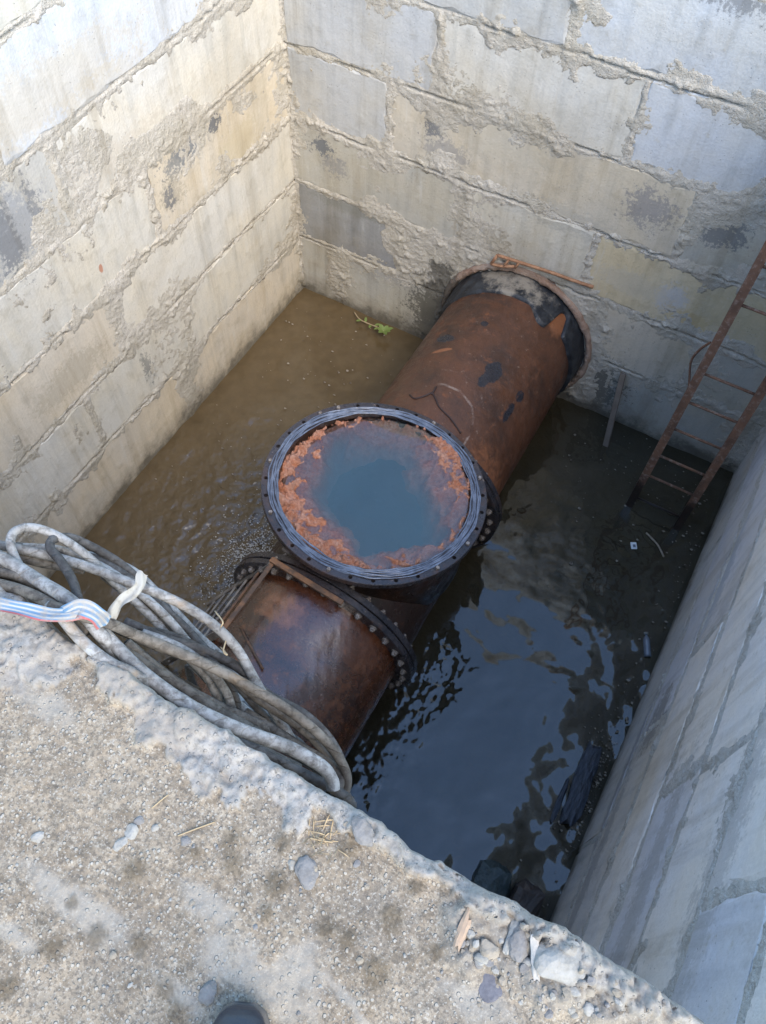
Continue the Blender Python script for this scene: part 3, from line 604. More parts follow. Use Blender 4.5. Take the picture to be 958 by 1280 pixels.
# rusty reinforcing cage piece above the sleeve
rb = empty('bent_rebar', (2.1, -.05, 1.3), 'orange rusty bent rebar sticking out above the black pipe sleeve', 'rebar')
ob = Mat('orange_rust'); M_or = ob.done(ob.mix(ob.ramp(ob.noise(20, 5, .7), .4, .6), (0.224, 0.112, 0.06), (0.336, 0.184, 0.104)), .85, ob.bump(ob.noise(70), .6, .004))
pt = lambda px, py, y: at(px, py, 1, y)
child('rod', tube_mesh('rod', catmull([pt(622, 319, -.06), pt(650, 328, -.05), pt(690, 341, -.04), pt(715, 350, -.03), pt(742, 359, -.015)], 5), .014, 8), M_or, rb)
child('rod', tube_mesh('rod', [pt(614, 330, -.075), pt(622, 319, -.06)], .013, 8), M_or, rb)
child('rod', tube_mesh('rod', catmull([pt(614, 330, -.075), pt(628, 333, -.08), pt(643, 333, -.07)], 4), .012, 8), M_or, rb)
child('rod', tube_mesh('rod', [pt(630, 333, -.08), pt(637, 324, -.055)], .011, 8), M_or, rb); child('rod', tube_mesh('rod', [pt(644, 335, -.07), pt(650, 327, -.05)], .011, 8), M_or, rb)

# ------------------------------------------------------------------ ladder
lad = empty('ladder', (4.01, -.82, -.28), 'rusty steel ladder standing in the water and leaning on the back wall', 'ladder')
lm = Mat('ladder_rust'); a = lm.noise(6, 6, .7); b = lm.noise(30, 5, .7)
lz = sepz(lm)[2]; lw = lm.ramp(lm.math('ADD', lz, lm.math('MULTIPLY', lm.math('SUBTRACT', lm.noise(9, 5, .7), .5), .5)), .42, .24)
M_lad = lm.done(lm.mix(lm.math('MULTIPLY', lw, .92), lm.mix(lm.ramp(b, .5, .66, 0, .7), lm.mix(lm.ramp(a, .36, .62), (.13, .066, .04), (.23, .11, .06)), (.33, .23, .17)), (.016, .013, .011)), lm.ramp(lw, 0, 1, .8, .35), lm.bump(b, .6, .008))
b1 = Vector((3.795, -.82, 0)); b2 = Vector((4.225, -.82, 0)); ld = Vector((.05, .775, 4.2))
def chan(name, a, b, mat):
    """steel channel: web towards the climber, two flanges behind"""
    bm = bmesh.new(); n = Vector((0, -1, .18)).normalized()
    bar_bm(bm, a, b, .062, .006, 0, n); x = Vector((1, 0, 0))
    for s in (-1, 1): bar_bm(bm, Vector(a)+x*s*.028-n*.019, Vector(b)+x*s*.028-n*.019, .006, .032, 0, n)
    return child(name, bm_mesh(name, bm), mat, lad)
for b_ in (b1, b2):
    chan('rail', b_-ld*.065, b_+ld, M_lad)
for t in (.03, .095, .15, .22, .285, .35, .49, .56, .63, .70, .77, .84, .91, .97):
    o = child('rung', tube_mesh('rung', [b1+ld*t+Vector((-.01, .02, 0)), b2+ld*t+Vector((.01, .02, 0))], .0105, 8), M_lad, lad)
tag(link('wire', tube_mesh('wire', catmull([at(888, 428, 1, -.25), at(874, 438, 1, -.2), at(864, 452, 1, -.2), at(862, 475, 1, -.25), at(860, 495, 1, -.35), at(855, 510, 1, -.45)], 6), .009, 6), M_lad), 'rusty wire loop hanging off the ladder rail', 'wire')
stk = bmesh.new(); bar_bm(stk, (3.268, -.03, .64), (3.405, -.34, -.1), .05, .03, .004, (0, -1, .2))
pm = Mat('weathered_post'); tag(link('leaning_stake', bm_mesh('leaning_stake', stk), pm.done(pm.mix(pm.noise(14, 5), (.10, .075, .055), (.21, .17, .135)), .85, pm.bump(pm.noise(50), .6, .006))), 'short weathered stake leaning on the wall between pipe and ladder', 'stake')

# ------------------------------------------------------------------ concrete ledge (top of the near wall)
ux = np.arange(2.05, W+.12, .0045); sr = np.concatenate([-np.array([.30, .22, .16, .12, .09, .065, .045, .03, .02, .012, .006]), np.arange(0, .86, .0045), np.arange(.87, 1.5, .03)])
U, Sg = np.meshgrid(ux, sr)
edge = -4.915+.030*(fbm(U, U*0, 5, 4, 201)-.5)+.020*(fbm(U, U*0+3, 22, 3, 205)-.5)+.02*smooth(2.95, 2.70, U)
Yy = np.where(Sg >= 0, edge-Sg, edge+.012*np.tanh(-Sg*30)-.05*smooth(.05, .3, -Sg))
Zb = np.where(Sg >= 0, SLAB-.010*np.exp(-Sg/.012), SLAB-.012+Sg)
def inpoly(px_pts):
    pts = [at(x, y, 2, SLAB) for x, y in px_pts]; d = np.full(U.shape, 9.0); ins = np.zeros(U.shape, bool); n = len(pts)
    for i in range(n):
        a, b = pts[i], pts[(i+1) % n]; px, py = U-a.x, Yy-a.y; dx, dy_ = b.x-a.x, b.y-a.y
        t = np.clip((px*dx+py*dy_)/(dx*dx+dy_*dy_), 0, 1); d = np.minimum(d, np.hypot(px-t*dx, py-t*dy_))
        c = ((a.y > Yy) != (b.y > Yy)) & (U < (b.x-a.x)*(Yy-a.y)/((b.y-a.y) if abs(b.y-a.y) > 1e-9 else 1e-9)+a.x); ins ^= c
    return np.where(ins, d, -d)
nA = fbm(U, Yy, 12, 4, 211); nB = fbm(U, Yy, 40, 4, 221, .6); nC = fbm(U, Yy, 110, 2, 231); nL = fbm(U, Yy, 3.5, 4, 241)
crust_px = [(-60, 720), (0, 735), (60, 760), (130, 800), (240, 880), (330, 935), (450, 985), (560, 1060), (700, 1140), (900, 1270), (880, 1300), (845, 1290), (790, 1262), (690, 1190), (640, 1160), (560, 1105), (480, 1062), (440, 1040),
            (400, 1008), (372, 1030), (345, 985), (305, 975), (290, 1002), (232, 1000), (226, 962), (180, 925), (165, 890), (135, 868), (112, 820), (85, 850), (40, 858), (20, 872), (-60, 860)]
cr = inpoly(crust_px)+(nA-.5)*.065+(nB-.5)*.04+(ridged(U, Yy, 22, 3, 291)-.35)*.03; cr = np.maximum(cr, (.022+.03*(nA-.45)-np.abs(Sg))*.8)
crust = smooth(-.002, .004, cr)
rub = inpoly([(560, 1130), (640, 1130), (760, 1170), (880, 1270), (860, 1300), (700, 1260), (640, 1240), (570, 1200)])+(nA-.5)*.06; rubble = smooth(-.02, .02, rub)
Zz = Zb+.012*(nL-.5)+.008*(nA-.5)+.0045*(nB-.5)+.003*(nC-.5)
rgA = ridged(U, Yy, 16, 5, 271, .62); rgB = ridged(U, Yy, 50, 3, 281, .6)
Zz += rubble*(.030*rgA+.012*rgB)
plate = fbm(U, Yy, 9, 4, 301, .55)*7; pf = plate-np.floor(plate); plate = (np.floor(plate)+smooth(.35, .65, pf))/7      # broken steps
Zz += crust*(.002+.050*(plate-.35)+.005*rgA+.006*(rgB-.3)+.004*(nC-.5))
cell = np.abs(fbm(U, Yy, 7, 4, 251)-.5); crk = crust*smooth(.010, .003, cell)*smooth(.48, .56, fbm(U, Yy, 4, 2, 255)); Zz -= crk*.010
spots = np.zeros(U.shape)
rs = random.Random(4)
for (x, y, r) in [(170, 1088, 17), (290, 1047, 14), (290, 1080, 15), (345, 1105, 17), (355, 1055, 14), (332, 1143, 12), (120, 1170, 15), (172, 1183, 13), (68, 1185, 14), (410, 1162, 13), (435, 1176, 13), (207, 1236, 13), (220, 1268, 14), (10, 1235, 12), (490, 1147, 15), (435, 1060, 15), (470, 1218, 17), (245, 1065, 9), (380, 1090, 16), (545, 1190, 11), (520, 1110, 12), (90, 1130, 8)]:
    p = at(x, y, 2, SLAB); rad = r*1.62/FPX
    a = np.arctan2(Yy-p.y, U-p.x); d = np.hypot(U-p.x, Yy-p.y)/rad*(1+.16*np.sin(a*11+x)+.12*np.sin(a*19+y))+(nB-.5)*.9
    spots = np.maximum(spots, smooth(1.15, .35, d))
Zz += spots*.004*(nC)
pale = np.zeros(U.shape)
for (x, y, rx, ry) in [(80, 1120, 70, 14), (105, 1145, 55, 12), (330, 1225, 60, 25), (365, 1210, 30, 30), (60, 880, 50, 18), (20, 1170, 40, 12), (260, 1130, 30, 14), (590, 1250, 40, 20), (220, 1240, 30, 10)]:
    p = at(x, y, 2, SLAB); k = 1.62/FPX; pale = np.maximum(pale, smooth(1.3, .4, np.hypot((U-p.x)/(rx*k), (Yy-p.y)/(ry*k))+(nA-.5)*1.4+(nB-.5)*1.2))
for vein in ([(388, 1205), (412, 1228), (440, 1256), (470, 1290)], [(318, 1196), (335, 1222), (350, 1245)], [(560, 1010), (575, 1050)]):
    q_ = [at(x, y, 2, SLAB) for x, y in vein]
    for a_, b_ in zip(q_[:-1], q_[1:]):
        px_, py_ = U+.02*(nA-.5)-a_.x, Yy+.02*(nB-.5)-a_.y; dx_, dy__ = b_.x-a_.x, b_.y-a_.y
        t_ = np.clip((px_*dx_+py_*dy__)/(dx_*dx_+dy__*dy__), 0, 1); pale = np.maximum(pale, .9*smooth(.009, .003, np.hypot(px_-t_*dx_, py_-t_*dy__)))
warm = np.clip(smooth(.45, .62, fbm(U, Yy, 4, 3, 261)), 0, 1)
lg = Mat('ledge_concrete'); b = lg.noise(22, 6, .7); f = lg.noise(140, 4, .7); v1 = lg.vor(130); v2 = lg.vor(260)
def chan_rand(M_, v): 
    n = M_.n.new('ShaderNodeSeparateColor'); M_.l.new(v.outputs['Color'], n.inputs[0]); return n.outputs
c = lg.mix(lg.ramp(lg.noise(6, 6, .72), .38, .62), (0.197, 0.157, 0.112), (0.276, 0.224, 0.16))
c = lg.mix(lg.math('MULTIPLY', lg.attr('warm'), .5), c, (0.231, 0.175, 0.121))
c = lg.mix(lg.ramp(lg.noise(2.6, 5, .7), .5, .64, 0, .5), c, (0.18, 0.156, 0.125))
c = lg.mix(lg.ramp(b, .5, .64, 0, .7), c, (0.13, 0.102, 0.0703))
c = lg.mix(lg.ramp(lg.noise(48, 5, .75), .52, .64, 0, .5), c, (0.342, 0.293, 0.221))
c = lg.mix(lg.ramp(f, .46, .62, 0, .7), c, (0.0962, 0.0819, 0.0652))
c = lg.mix(lg.ramp(lg.noise(210, 3, .7), .55, .66, 0, .7), c, (0.384, 0.356, 0.301))
g1 = lg.math('MULTIPLY', lg.ramp(chan_rand(lg, v1)[0], .80, .86), lg.ramp(v1.outputs['Distance'], .5, .3)); c = lg.mix(lg.math('MULTIPLY', g1, .6), c, (0.384, 0.356, 0.301))
g2 = lg.math('MULTIPLY', lg.ramp(chan_rand(lg, v2)[1], .78, .84), lg.ramp(v2.outputs['Distance'], .5, .3)); c = lg.mix(lg.math('MULTIPLY', g2, .6), c, (0.109, 0.0962, 0.0836))
c = lg.mix(lg.math('MULTIPLY', lg.attr('pale'), .65), c, (0.287, 0.261, 0.218))
c = lg.mix(lg.math('MULTIPLY', lg.attr('spots'), .62), c, (0.075, 0.0574, 0.0358))
cc = lg.mix(lg.ramp(lg.noise(14, 5, .65), .35, .65), (0.288, 0.269, 0.239), (0.244, 0.232, 0.211)); cc = lg.mix(lg.ramp(lg.noise(38, 5, .75), .48, .62, 0, .75), cc, (0.165, 0.152, 0.131)); cc = lg.mix(lg.ramp(lg.noise(90, 4, .7), .5, .66, 0, .6), cc, (0.134, 0.125, 0.11))
cc = lg.mix(lg.ramp(lg.noise(5, 5, .7), .5, .64, 0, .6), cc, (.25, .215, .17)); cc = lg.mix(lg.math('MULTIPLY', lg.attr('crack'), .8), cc, (0.0857, 0.0733, 0.0611))
c = lg.mix(lg.attr('crust'), c, cc); c = lg.mix(lg.math('MULTIPLY', lg.attr('rubble'), .5), c, lg.mix(b, (0.196, 0.176, 0.146), (0.281, 0.272, 0.244)))
h = lg.math('ADD', lg.math('ADD', lg.math('MULTIPLY', b, .6), lg.math('MULTIPLY', f, .35)), lg.math('MULTIPLY', g1, .5))
M_ledge = lg.done(c, .95, lg.bump(h, .9, .0055), spec=.15)
ledge = empty('concrete_ledge', (3.4, -5.2, 4.26), 'broken sandy concrete ledge with pale crumbling mortar edge above the pit', 'ledge')
child('top_surface', grid_mesh('top_surface', np.stack([U, Yy, Zz], -1), attrs={'crust': crust, 'rubble': rubble, 'spots': spots, 'pale': pale, 'warm': warm, 'crack': crk}, flip=True), M_ledge, ledge)
bm = bmesh.new(); box_bm(bm, (1.5, -5.72, 4.36), (4.1, 1.5, .22)); box_bm(bm, (4.1, -5.76, 4.33), (1.1, 1.42, .24)); child('core', bm_mesh('core', bm), M_ledge, ledge)
def ledge_z(x, y):
    i = int(np.clip((x-2.05)/.0045, 0, len(ux)-1)); e = edge[12, i]; s = e-y
    j = int(np.clip(np.searchsorted(sr, s), 0, len(sr)-1)); return float(Zz[j, i])

# ------------------------------------------------------------------ stones on the ledge
def rock_mesh(seed, sub=2, flat=.6, ang=.35):
    bm = bmesh.new(); bmesh.ops.create_icosphere(bm, subdivisions=sub, radius=1.0); R = random.Random(seed)
    pls = [(Vector((R.gauss(0, 1), R.gauss(0, 1), R.gauss(0, 1))).normalized(), R.uniform(.55, .9)) for _ in range(9)]
    for v in bm.verts:
        for n_, d_ in pls:
            k = v.co.dot(n_)
            if k > d_: v.co -= n_*(k-d_)*.9
        nz_ = noise.noise(v.co*2.3+Vector((seed, 0, 0)))*.16+noise.noise(v.co*6+Vector((0, seed, 0)))*.07 if sub > 2 else R.uniform(-.05, .05)
        v.co *= 1+nz_; v.co.z *= flat
    return bm_mesh('rock', bm, False)
def stone_mat(name, a, b):
    m = Mat(name); return m.done(m.mix(m.ramp(m.noise(40, 5, .7), .35, .65), a, b), .9, m.bump(m.noise(150, 4), .6, .003))
MS = [stone_mat('stone_white', (0.21, 0.196, 0.166), (0.275, 0.263, 0.236)), stone_mat('stone_tan', (0.192, 0.163, 0.122), (0.246, 0.213, 0.166)), stone_mat('stone_grey', (0.134, 0.126, 0.116), (0.181, 0.172, 0.161)), stone_mat('stone_purple', (0.0875, 0.0845, 0.0935), (0.122, 0.12, 0.132))]
variants = []
for mi in range(3):
    for s in range(4):
        me = rock_mesh(100+mi*10+s, 1 if s else 2); me.materials.append(MS[mi]); variants.append(me)
def put_stone(px, py, wpx, hpx, rot, mi, label=None, seed=0, flat=.6, name='stone', group=None, sub=3, lift=.12):
    p = at(px, py, 2, SLAB); k = 1.62/FPX
    me = rock_mesh(seed+px, sub, flat); me.materials.append(MS[mi])
    o = link(name, me); sx, sy = wpx*k/2, hpx*k/2; o.scale = (sx*1.1, sy*1.1, min(sx, sy)*1.1)
    zt = ledge_z(p.x, p.y); o.location = (p.x, p.y, zt+min(sx, sy)*flat*lift); o.rotation_euler = (0, 0, math.radians(rot)-YAW)
    tag(o, label, 'stone', group); return o
put_stone(700, 1205, 56, 46, 8, 0, 'large white lump of mortar beside the crumbling ledge edge', 3, .55)
put_stone(640, 1172, 18, 36, -25, 0, 'upright oblong white stone in the rubble by the ledge edge', 4)
put_stone(615, 1228, 28, 48, 4, 3, 'flat purple grey stone pressed into the ledge', 5, .16)
put_stone(645, 1178, 20, 34, 0, 2, 'grey oblong stone leaning among the rubble', 6); put_stone(610, 1188, 20, 22, 30, 1, 'tan angular stone at the foot of the wood chip', 7)
put_stone(260, 1240, 20, 22, 40, 2, 'square grey stone lying near the boot', 8, .7); put_stone(48, 1047, 15, 11, 25, 0, 'isolated white oblong pebble on open concrete', 9)
put_stone(166, 1040, 16, 16, 20, 0, 'roundest white stone of a trio on the ledge', 10); put_stone(152, 1055, 17, 12, 60, 0, 'flat pale stone lowest of a trio on the ledge', 11); put_stone(175, 1026, 13, 9, 30, 2, 'greenish grey stone uppermost of a trio', 12)
put_stone(232, 1012+40, 12, 10, 0, 2, 'small grey stone with a dark ring of dirt', 13); put_stone(384, 1092, 24, 34, 15, 2, 'jagged grey stone amid dirt clumps on the ledge', 14, .45)
put_stone(365, 1080, 9, 13, 10, 0, 'small white splinter of stone beside the jagged grey stone', 15); put_stone(455, 1040, 26, 34, 30, 2, 'rounded grey stone stuck in the mortar crust edge', 16, .6)
tr = random.Random(21)
for i in range(116):
    if i < 64: px, py, s = tr.uniform(575, 790), 0, tr.uniform(5, 15); py = 1140+(px-575)*.5+tr.uniform(-10, 75)
    else: px = tr.uniform(5, 700); py = tr.uniform(1030, 1275); s = 4+6*tr.random()**2
    p = at(px, py, 2, SLAB); i_ = int(np.clip((p.x-2.05)/.0045, 0, len(ux)-1))
    if p.y > edge[12, i_]-.01: continue
    if (px-305)**2+(py-1285)**2 < 50**2: continue
    me = variants[tr.choice([0, 1, 2, 3, 4, 5, 6, 8, 9])]; o = link('pebble', me); k = 1.62/FPX*s/2
    o.scale = (k*tr.uniform(.8, 1.3), k*tr.uniform(.7, 1.1), k*tr.uniform(.6, 1)); o.rotation_euler = (tr.uniform(-.3, .3), tr.uniform(-.3, .3), tr.uniform(0, 6.3)); o.location = (p.x, p.y, ledge_z(p.x, p.y)+k*.15)
    if i < 64: tag(o, 'pale broken pebble in the rubble heap by the ledge edge', 'pebble', 'pebbles in the rubble heap')
    else: tag(o, 'small pale pebble lying loose on the open concrete ledge', 'pebble', 'loose pebbles on the ledge')
V = []; F = []; base_bm = bmesh.new(); bmesh.ops.create_icosphere(base_bm, subdivisions=1, radius=1.0); bv = np.array([v.co for v in base_bm.verts]); bf = [[v.index for v in f.verts] for f in base_bm.faces]; base_bm.free()
for i in range(1100):
    x = tr.uniform(2.6, 4.45); y = -4.93-tr.random()*.62; s = .0012+.0032*tr.random()**2
    if crust[int(np.clip(np.searchsorted(sr, edge[12, int((x-2.05)/.0045)]-y), 0, len(sr)-1)), int((x-2.05)/.0045)] > .3: continue
    q = bv*np.array([s*tr.uniform(.7, 1.4), s*tr.uniform(.5, 1.2), s*.28])*(1+.8*(rng.random((len(bv), 1))-.5)); b0 = len(V)
    for r in q: V.append((x+r[0], y+r[1], ledge_z(x, y)+r[2]))
    F += [(f[0]+b0, f[1]+b0, f[2]+b0) for f in bf]
tag(link('grit', mesh('grit', V, F, False), MS[1]), 'fine pale grit scattered over the sandy ledge', 'grit', kind='stuff')
# wood pieces, straw
wdm = Mat('pale_wood'); gr = wdm.noise(30, 4, .6, vec=wdm.scale(wdm.pos, (6, 1, 1))); M_wood = wdm.done(wdm.mix(gr, (.26, .18, .12), (.34, .25, .175)), .85, wdm.bump(gr, .5, .003))
wdg = Mat('grey_wood'); gr = wdg.noise(30, 4, .6, vec=wdg.scale(wdg.pos, (6, 1, 1))); M_woodg = wdg.done(wdg.mix(gr, (0.312, 0.281, 0.234), (0.437, 0.413, 0.374)), .85, wdg.bump(gr, .5, .003))
def rough_bar(name, a, b, wd, ht, mat, label, cat, sd=0, n=9, jag=.04):
    a = Vector(a); b = Vector(b); R = random.Random(sd); d = (b-a).normalized(); s = d.cross(Vector((0, 0, 1))).normalized(); V = []; F = []
    for i in range(n):
        t = i/(n-1); p = a.lerp(b, t); k = 1 if 0 < i < n-1 else .75
        for j in range(8):
            an = 2*math.pi*(j+.5)/8; V.append(p+s*wd/2*k*math.cos(an)*1.15*(1+R.uniform(-.16, .16))+Vector((0, 0, ht/2*math.sin(an)*1.15*(1+R.uniform(-.2, .2))))+d*(R.uniform(-jag, jag) if i in (0, n-1) else 0))
    for i in range(n-1):
        for j in range(8): F.append((i*8+j, i*8+(j+1) % 8, (i+1)*8+(j+1) % 8, (i+1)*8+j))
    F += [tuple(range(8))[::-1], tuple(range((n-1)*8, n*8))]
    return tag(link(name, mesh(name, V, F, False), mat), label, cat)
def chip(a, b, wd, ht, mat, name, label, cat):
    A = at(*a, 2, SLAB); B = at(*b, 2, SLAB); A.z = ledge_z(A.x, A.y)+ht*.3; B.z = ledge_z(B.x, B.y)+ht*.3
    return rough_bar(name, A, B, wd, ht, mat, label, cat, int(a[0]), 8, .012)
chip((584, 1146), (570, 1182), .015, .008, M_wood, 'wood_chip', 'orange brown wood chip lying by the rubble', 'wood chip'); chip((664, 1170), (668, 1218), .012, .008, M_woodg, 'wood_splinter', 'pale grey splinter standing out among the white stones', 'wood splinter')
stm = Mat('straw'); M_straw = stm.done(stm.mix(stm.noise(60), (.26, .19, .11), (.36, .28, .17)), .8)
for (pts, lb) in (([(222, 1044), (245, 1035), (268, 1027)], 'thin straw lying on open concrete below the crust'), ([(190, 1010), (203, 999), (210, 993)], 'short straw beside the mortar crust'), ([(388, 1047), (402, 1050), (416, 1052)], 'straw bent over the dry weed tuft')):
    q = [at(x, y, 2, SLAB+.006) for x, y in pts]
    for p in q: p.z = ledge_z(p.x, p.y)+.003
    tag(link('straw', tube_mesh('straw', catmull(q, 4), .0014, 5), M_straw), lb, 'straw', 'straws on the ledge')
V = []; F = []; c0 = at(405, 1045, 2, SLAB); c0.z = ledge_z(c0.x, c0.y)
for i in range(46):
    a = tr.uniform(0, 6.28); L = tr.uniform(.015, .05); d = Vector((math.cos(a), math.sin(a), tr.uniform(.1, .6))).normalized(); s = d.cross(Vector((0, 0, 1))).normalized()*.0009; st = c0+Vector((tr.uniform(-.03, .03), tr.uniform(-.02, .02), 0)); b0 = len(V)
    V += [st-s, st+s, st+d*L*.6+s-Vector((0, 0, .002)), st+d*L*.6-s, st+d*L-Vector((0, 0, .012))]; F += [(b0, b0+1, b0+2, b0+3), (b0+3, b0+2, b0+4)]
tag(link('dry_weed', mesh('dry_weed', V, F, False), M_straw), 'dry brown tuft of weed by the mortar edge', 'weed')

# ------------------------------------------------------------------ rubber boot of the photographer
bo = Mat('navy_rubber'); M_boot = bo.done(bo.mix(bo.noise(30), (.009, .014, .023), (.016, .023, .034)), .45, bo.bump(bo.noise(120), .3, .003)); so = Mat('dark_sole'); M_sole = so.done(so.mix(so.noise(30), (.07, .06, .05), (.11, .095, .08)), .8)
toe = at(306, 1258, 2, SLAB+.03); dirv = Vector((math.sin(YAW+.03), math.cos(YAW+.03), 0)); sidev = Vector((dirv.y, -dirv.x, 0))
boot = empty('boot', (toe.x-dirv.x*.15, toe.y-dirv.y*.15, SLAB), 'dark navy rubber boot toe resting on the concrete ledge', 'boot')
def loft(name, secs, mat, parent):
    V = []; F = []; n = 32
    secs = [tuple(np.interp(t, range(len(secs)), [q[i] for q in secs]) for i in range(5)) for t in np.linspace(0, len(secs)-1, (len(secs)-1)*4+1)]
    for (s, hw, z0, z1, pw) in secs:
        for k in range(n):
            a = 2*math.pi*k/n; ca, sa = math.cos(a), math.sin(a); x = hw*math.copysign(abs(ca)**pw, ca); zz = (z0+z1)/2+(z1-z0)/2*math.copysign(abs(sa)**pw, sa)
            V.append(toe-dirv*s+sidev*x+Vector((0, 0, SLAB+.012-toe.z+zz)))
    for i in range(len(secs)-1):
        for k in range(n): F.append((i*n+k, i*n+(k+1) % n, (i+1)*n+(k+1) % n, (i+1)*n+k))
    F += [tuple(range(n)), tuple(range((len(secs)-1)*n, len(secs)*n))[::-1]]
    return child(name, mesh(name, V, F), mat, parent)
loft('sole', [(-.006, .018, 0, .022, .6), (.004, .034, 0, .024, .6), (.03, .047, 0, .024, .6), (.08, .051, 0, .024, .6), (.15, .042, 0, .024, .6), (.22, .041, 0, .026, .6), (.275, .036, 0, .026, .6), (.29, .02, 0, .026, .6)], M_sole, boot)
loft('upper', [(-.002, .010, .02, .036, .9), (.0, .018, .02, .044, .9), (.004, .025, .02, .053, .9), (.012, .033, .02, .063, .9), (.03, .042, .02, .076, .9), (.07, .047, .02, .088, .9), (.12, .045, .02, .105, .9), (.17, .046, .02, .15, .9), (.2, .05, .02, .27, .9), (.25, .05, .02, .31, .9), (.28, .036, .02, .31, .9), (.288, .02, .02, .30, .9)], M_boot, boot)

# ------------------------------------------------------------------ coil of old cables
def cable_mat(name, a, b, stain):
    m = Mat(name); uv = m.n.new('ShaderNodeUVMap'); sx = m.n.new('ShaderNodeSeparateXYZ'); m.l.new(uv.outputs[0], sx.inputs[0])
    sp = m.math('FRACT', m.math('ADD', m.math('MULTIPLY', sx.outputs[1], 19), m.math('ADD', sx.outputs[0], m.math('MULTIPLY', m.noise(12, 3), 2.2)))); band = m.ramp(sp, .86, .98)
    n = m.noise(9, 5, .65); f = m.noise(60, 5, .7)
    c = m.mix(m.ramp(n, .36, .62), a, b); c = m.mix(m.ramp(f, .42, .62, 0, .75), c, m.mix(1.0, c, (.42, .40, .38), 'MULTIPLY')); c = m.mix(m.ramp(m.noise(22, 5, .7), .54, .64, 0, .7), c, m.mix(1.0, c, (.5, .47, .45), 'MULTIPLY')); c = m.mix(m.ramp(m.noise(5, 4, .7), .6, .7, 0, .75), c, stain)
    c = m.mix(m.math('MULTIPLY', m.math('MULTIPLY', band, m.ramp(n, .4, .6)), .5), c, m.mix(1.0, c, (.4, .38, .36), 'MULTIPLY'))
    h = m.math('ADD', m.math('MULTIPLY', f, .5), m.math('SUBTRACT', 1.0, band))
    return m.done(c, .75, m.bump(h, .7, .003), spec=.35)
CM = [cable_mat('cable_light', (0.166, 0.163, 0.155), (0.293, 0.289, 0.277), (0.238, 0.174, 0.111)), cable_mat('cable_brown', (0.0761, 0.0657, 0.0535), (0.137, 0.122, 0.101), (0.158, 0.104, 0.0548)), cable_mat('cable_dark', (0.0456, 0.0426, 0.0395), (0.0913, 0.085, 0.0788), (0.122, 0.085, 0.0487))]
coil = empty('cable_coil', (3.0, -4.8, 4.4), 'tangled coil of dusty grey cables draped over the ledge edge', 'cables')
CR = 2.083
def cable(pts, r, mi, name='cable'):
    q = [at(x/CR, 640+y/CR, 2, z) for x, y, z in pts]
    return child(name, tube_mesh(name, catmull(q, 9), r*.60, 10), CM[mi], coil)
cable([(-60, 90, 4.47), (0, 118, 4.47), (55, 150, 4.47), (110, 185, 4.49), (170, 222, 4.51), (215, 262, 4.51), (255, 310, 4.50), (300, 362, 4.46), (360, 412, 4.42), (440, 470, 4.36), (520, 515, 4.31)], .0235, 0)
cable([(70, 165, 4.44), (45, 130, 4.45), (28, 85, 4.46), (38, 52, 4.46), (80, 40, 4.45), (135, 55, 4.43), (195, 90, 4.41), (245, 130, 4.38), (300, 185, 4.32), (360, 240, 4.28), (410, 290, 4.25), (450, 335, 4.22), (520, 400, 4.15)], .0165, 0)
cable([(-10, 85, 4.42), (30, 92, 4.42), (90, 105, 4.42), (160, 122, 4.41), (250, 150, 4.40), (340, 185, 4.39), (420, 215, 4.38), (500, 255, 4.36), (570, 305, 4.34), (620, 360, 4.31), (660, 430, 4.28), (700, 500, 4.24), (740, 560, 4.20), (770, 612, 4.16)], .0185, 0)
cable([(205, 230, 4.47), (190, 180, 4.46), (160, 130, 4.45), (132, 95, 4.44), (138, 72, 4.43), (180, 66, 4.40), (235, 88, 4.36), (300, 125, 4.32), (350, 165, 4.28), (410, 225, 4.24), (460, 270, 4.2), (520, 325, 4.16), (570, 375, 4.12), (620, 440, 4.08), (680, 520, 4.04), (740, 590, 4.0)], .0165, 2)
cable([(130, 243, 4.53), (175, 258, 4.53), (240, 278, 4.52), (290, 292, 4.50), (350, 318, 4.46), (430, 350, 4.43), (520, 390, 4.40), (600, 428, 4.37), (680, 472, 4.34), (760, 522, 4.31), (830, 578, 4.27), (880, 636, 4.23), (903, 690, 4.20), (895, 735, 4.18), (868, 745, 4.2)], .0185, 1)
cable([(130, 243, 4.52), (160, 272, 4.53), (195, 315, 4.52), (235, 355, 4.51), (290, 395, 4.50), (340, 418, 4.49), (400, 455, 4.44), (470, 505, 4.40)], .0195, 0)
cable([(215, 268, 4.49), (265, 310, 4.48), (310, 358, 4.47), (365, 412, 4.46), (430, 463, 4.45), (500, 508, 4.44), (580, 548, 4.43), (660, 580, 4.41), (740, 608, 4.39), (800, 638, 4.37), (845, 668, 4.35), (866, 700, 4.33), (868, 722, 4.32)], .0225, 0)
cable([(330, 340, 4.40), (370, 375, 4.38), (420, 415, 4.36), (480, 458, 4.34), (540, 500, 4.32), (620, 545, 4.29), (700, 590, 4.25), (780, 630, 4.22), (850, 665, 4.18), (885, 705, 4.15), (905, 745, 4.13)], .018, 1)
cable([(360, 305, 4.33), (430, 318, 4.31), (490, 340, 4.29), (545, 375, 4.27), (585, 425, 4.24), (612, 480, 4.20), (628, 540, 4.16), (640, 590, 4.1)], .016, 2)
cable([(370, 315, 4.36), (440, 340, 4.34), (500, 372, 4.31), (545, 410, 4.28), (590, 470, 4.23), (606, 520, 4.2), (612, 560, 4.16)], .0165, 0)
cable([(500, 395, 4.22), (560, 450, 4.2), (620, 500, 4.18), (680, 550, 4.16), (740, 590, 4.14), (800, 640, 4.1)], .0175, 0)
cable([(270, 165, 4.26), (330, 212, 4.24), (385, 258, 4.22), (420, 290, 4.2), (450, 330, 4.16)], .0165, 1)
cable([(-50, 180, 4.49), (0, 188, 4.49), (60, 205, 4.50), (120, 232, 4.50), (175, 262, 4.50), (230, 315, 4.49)], .0185, 1)
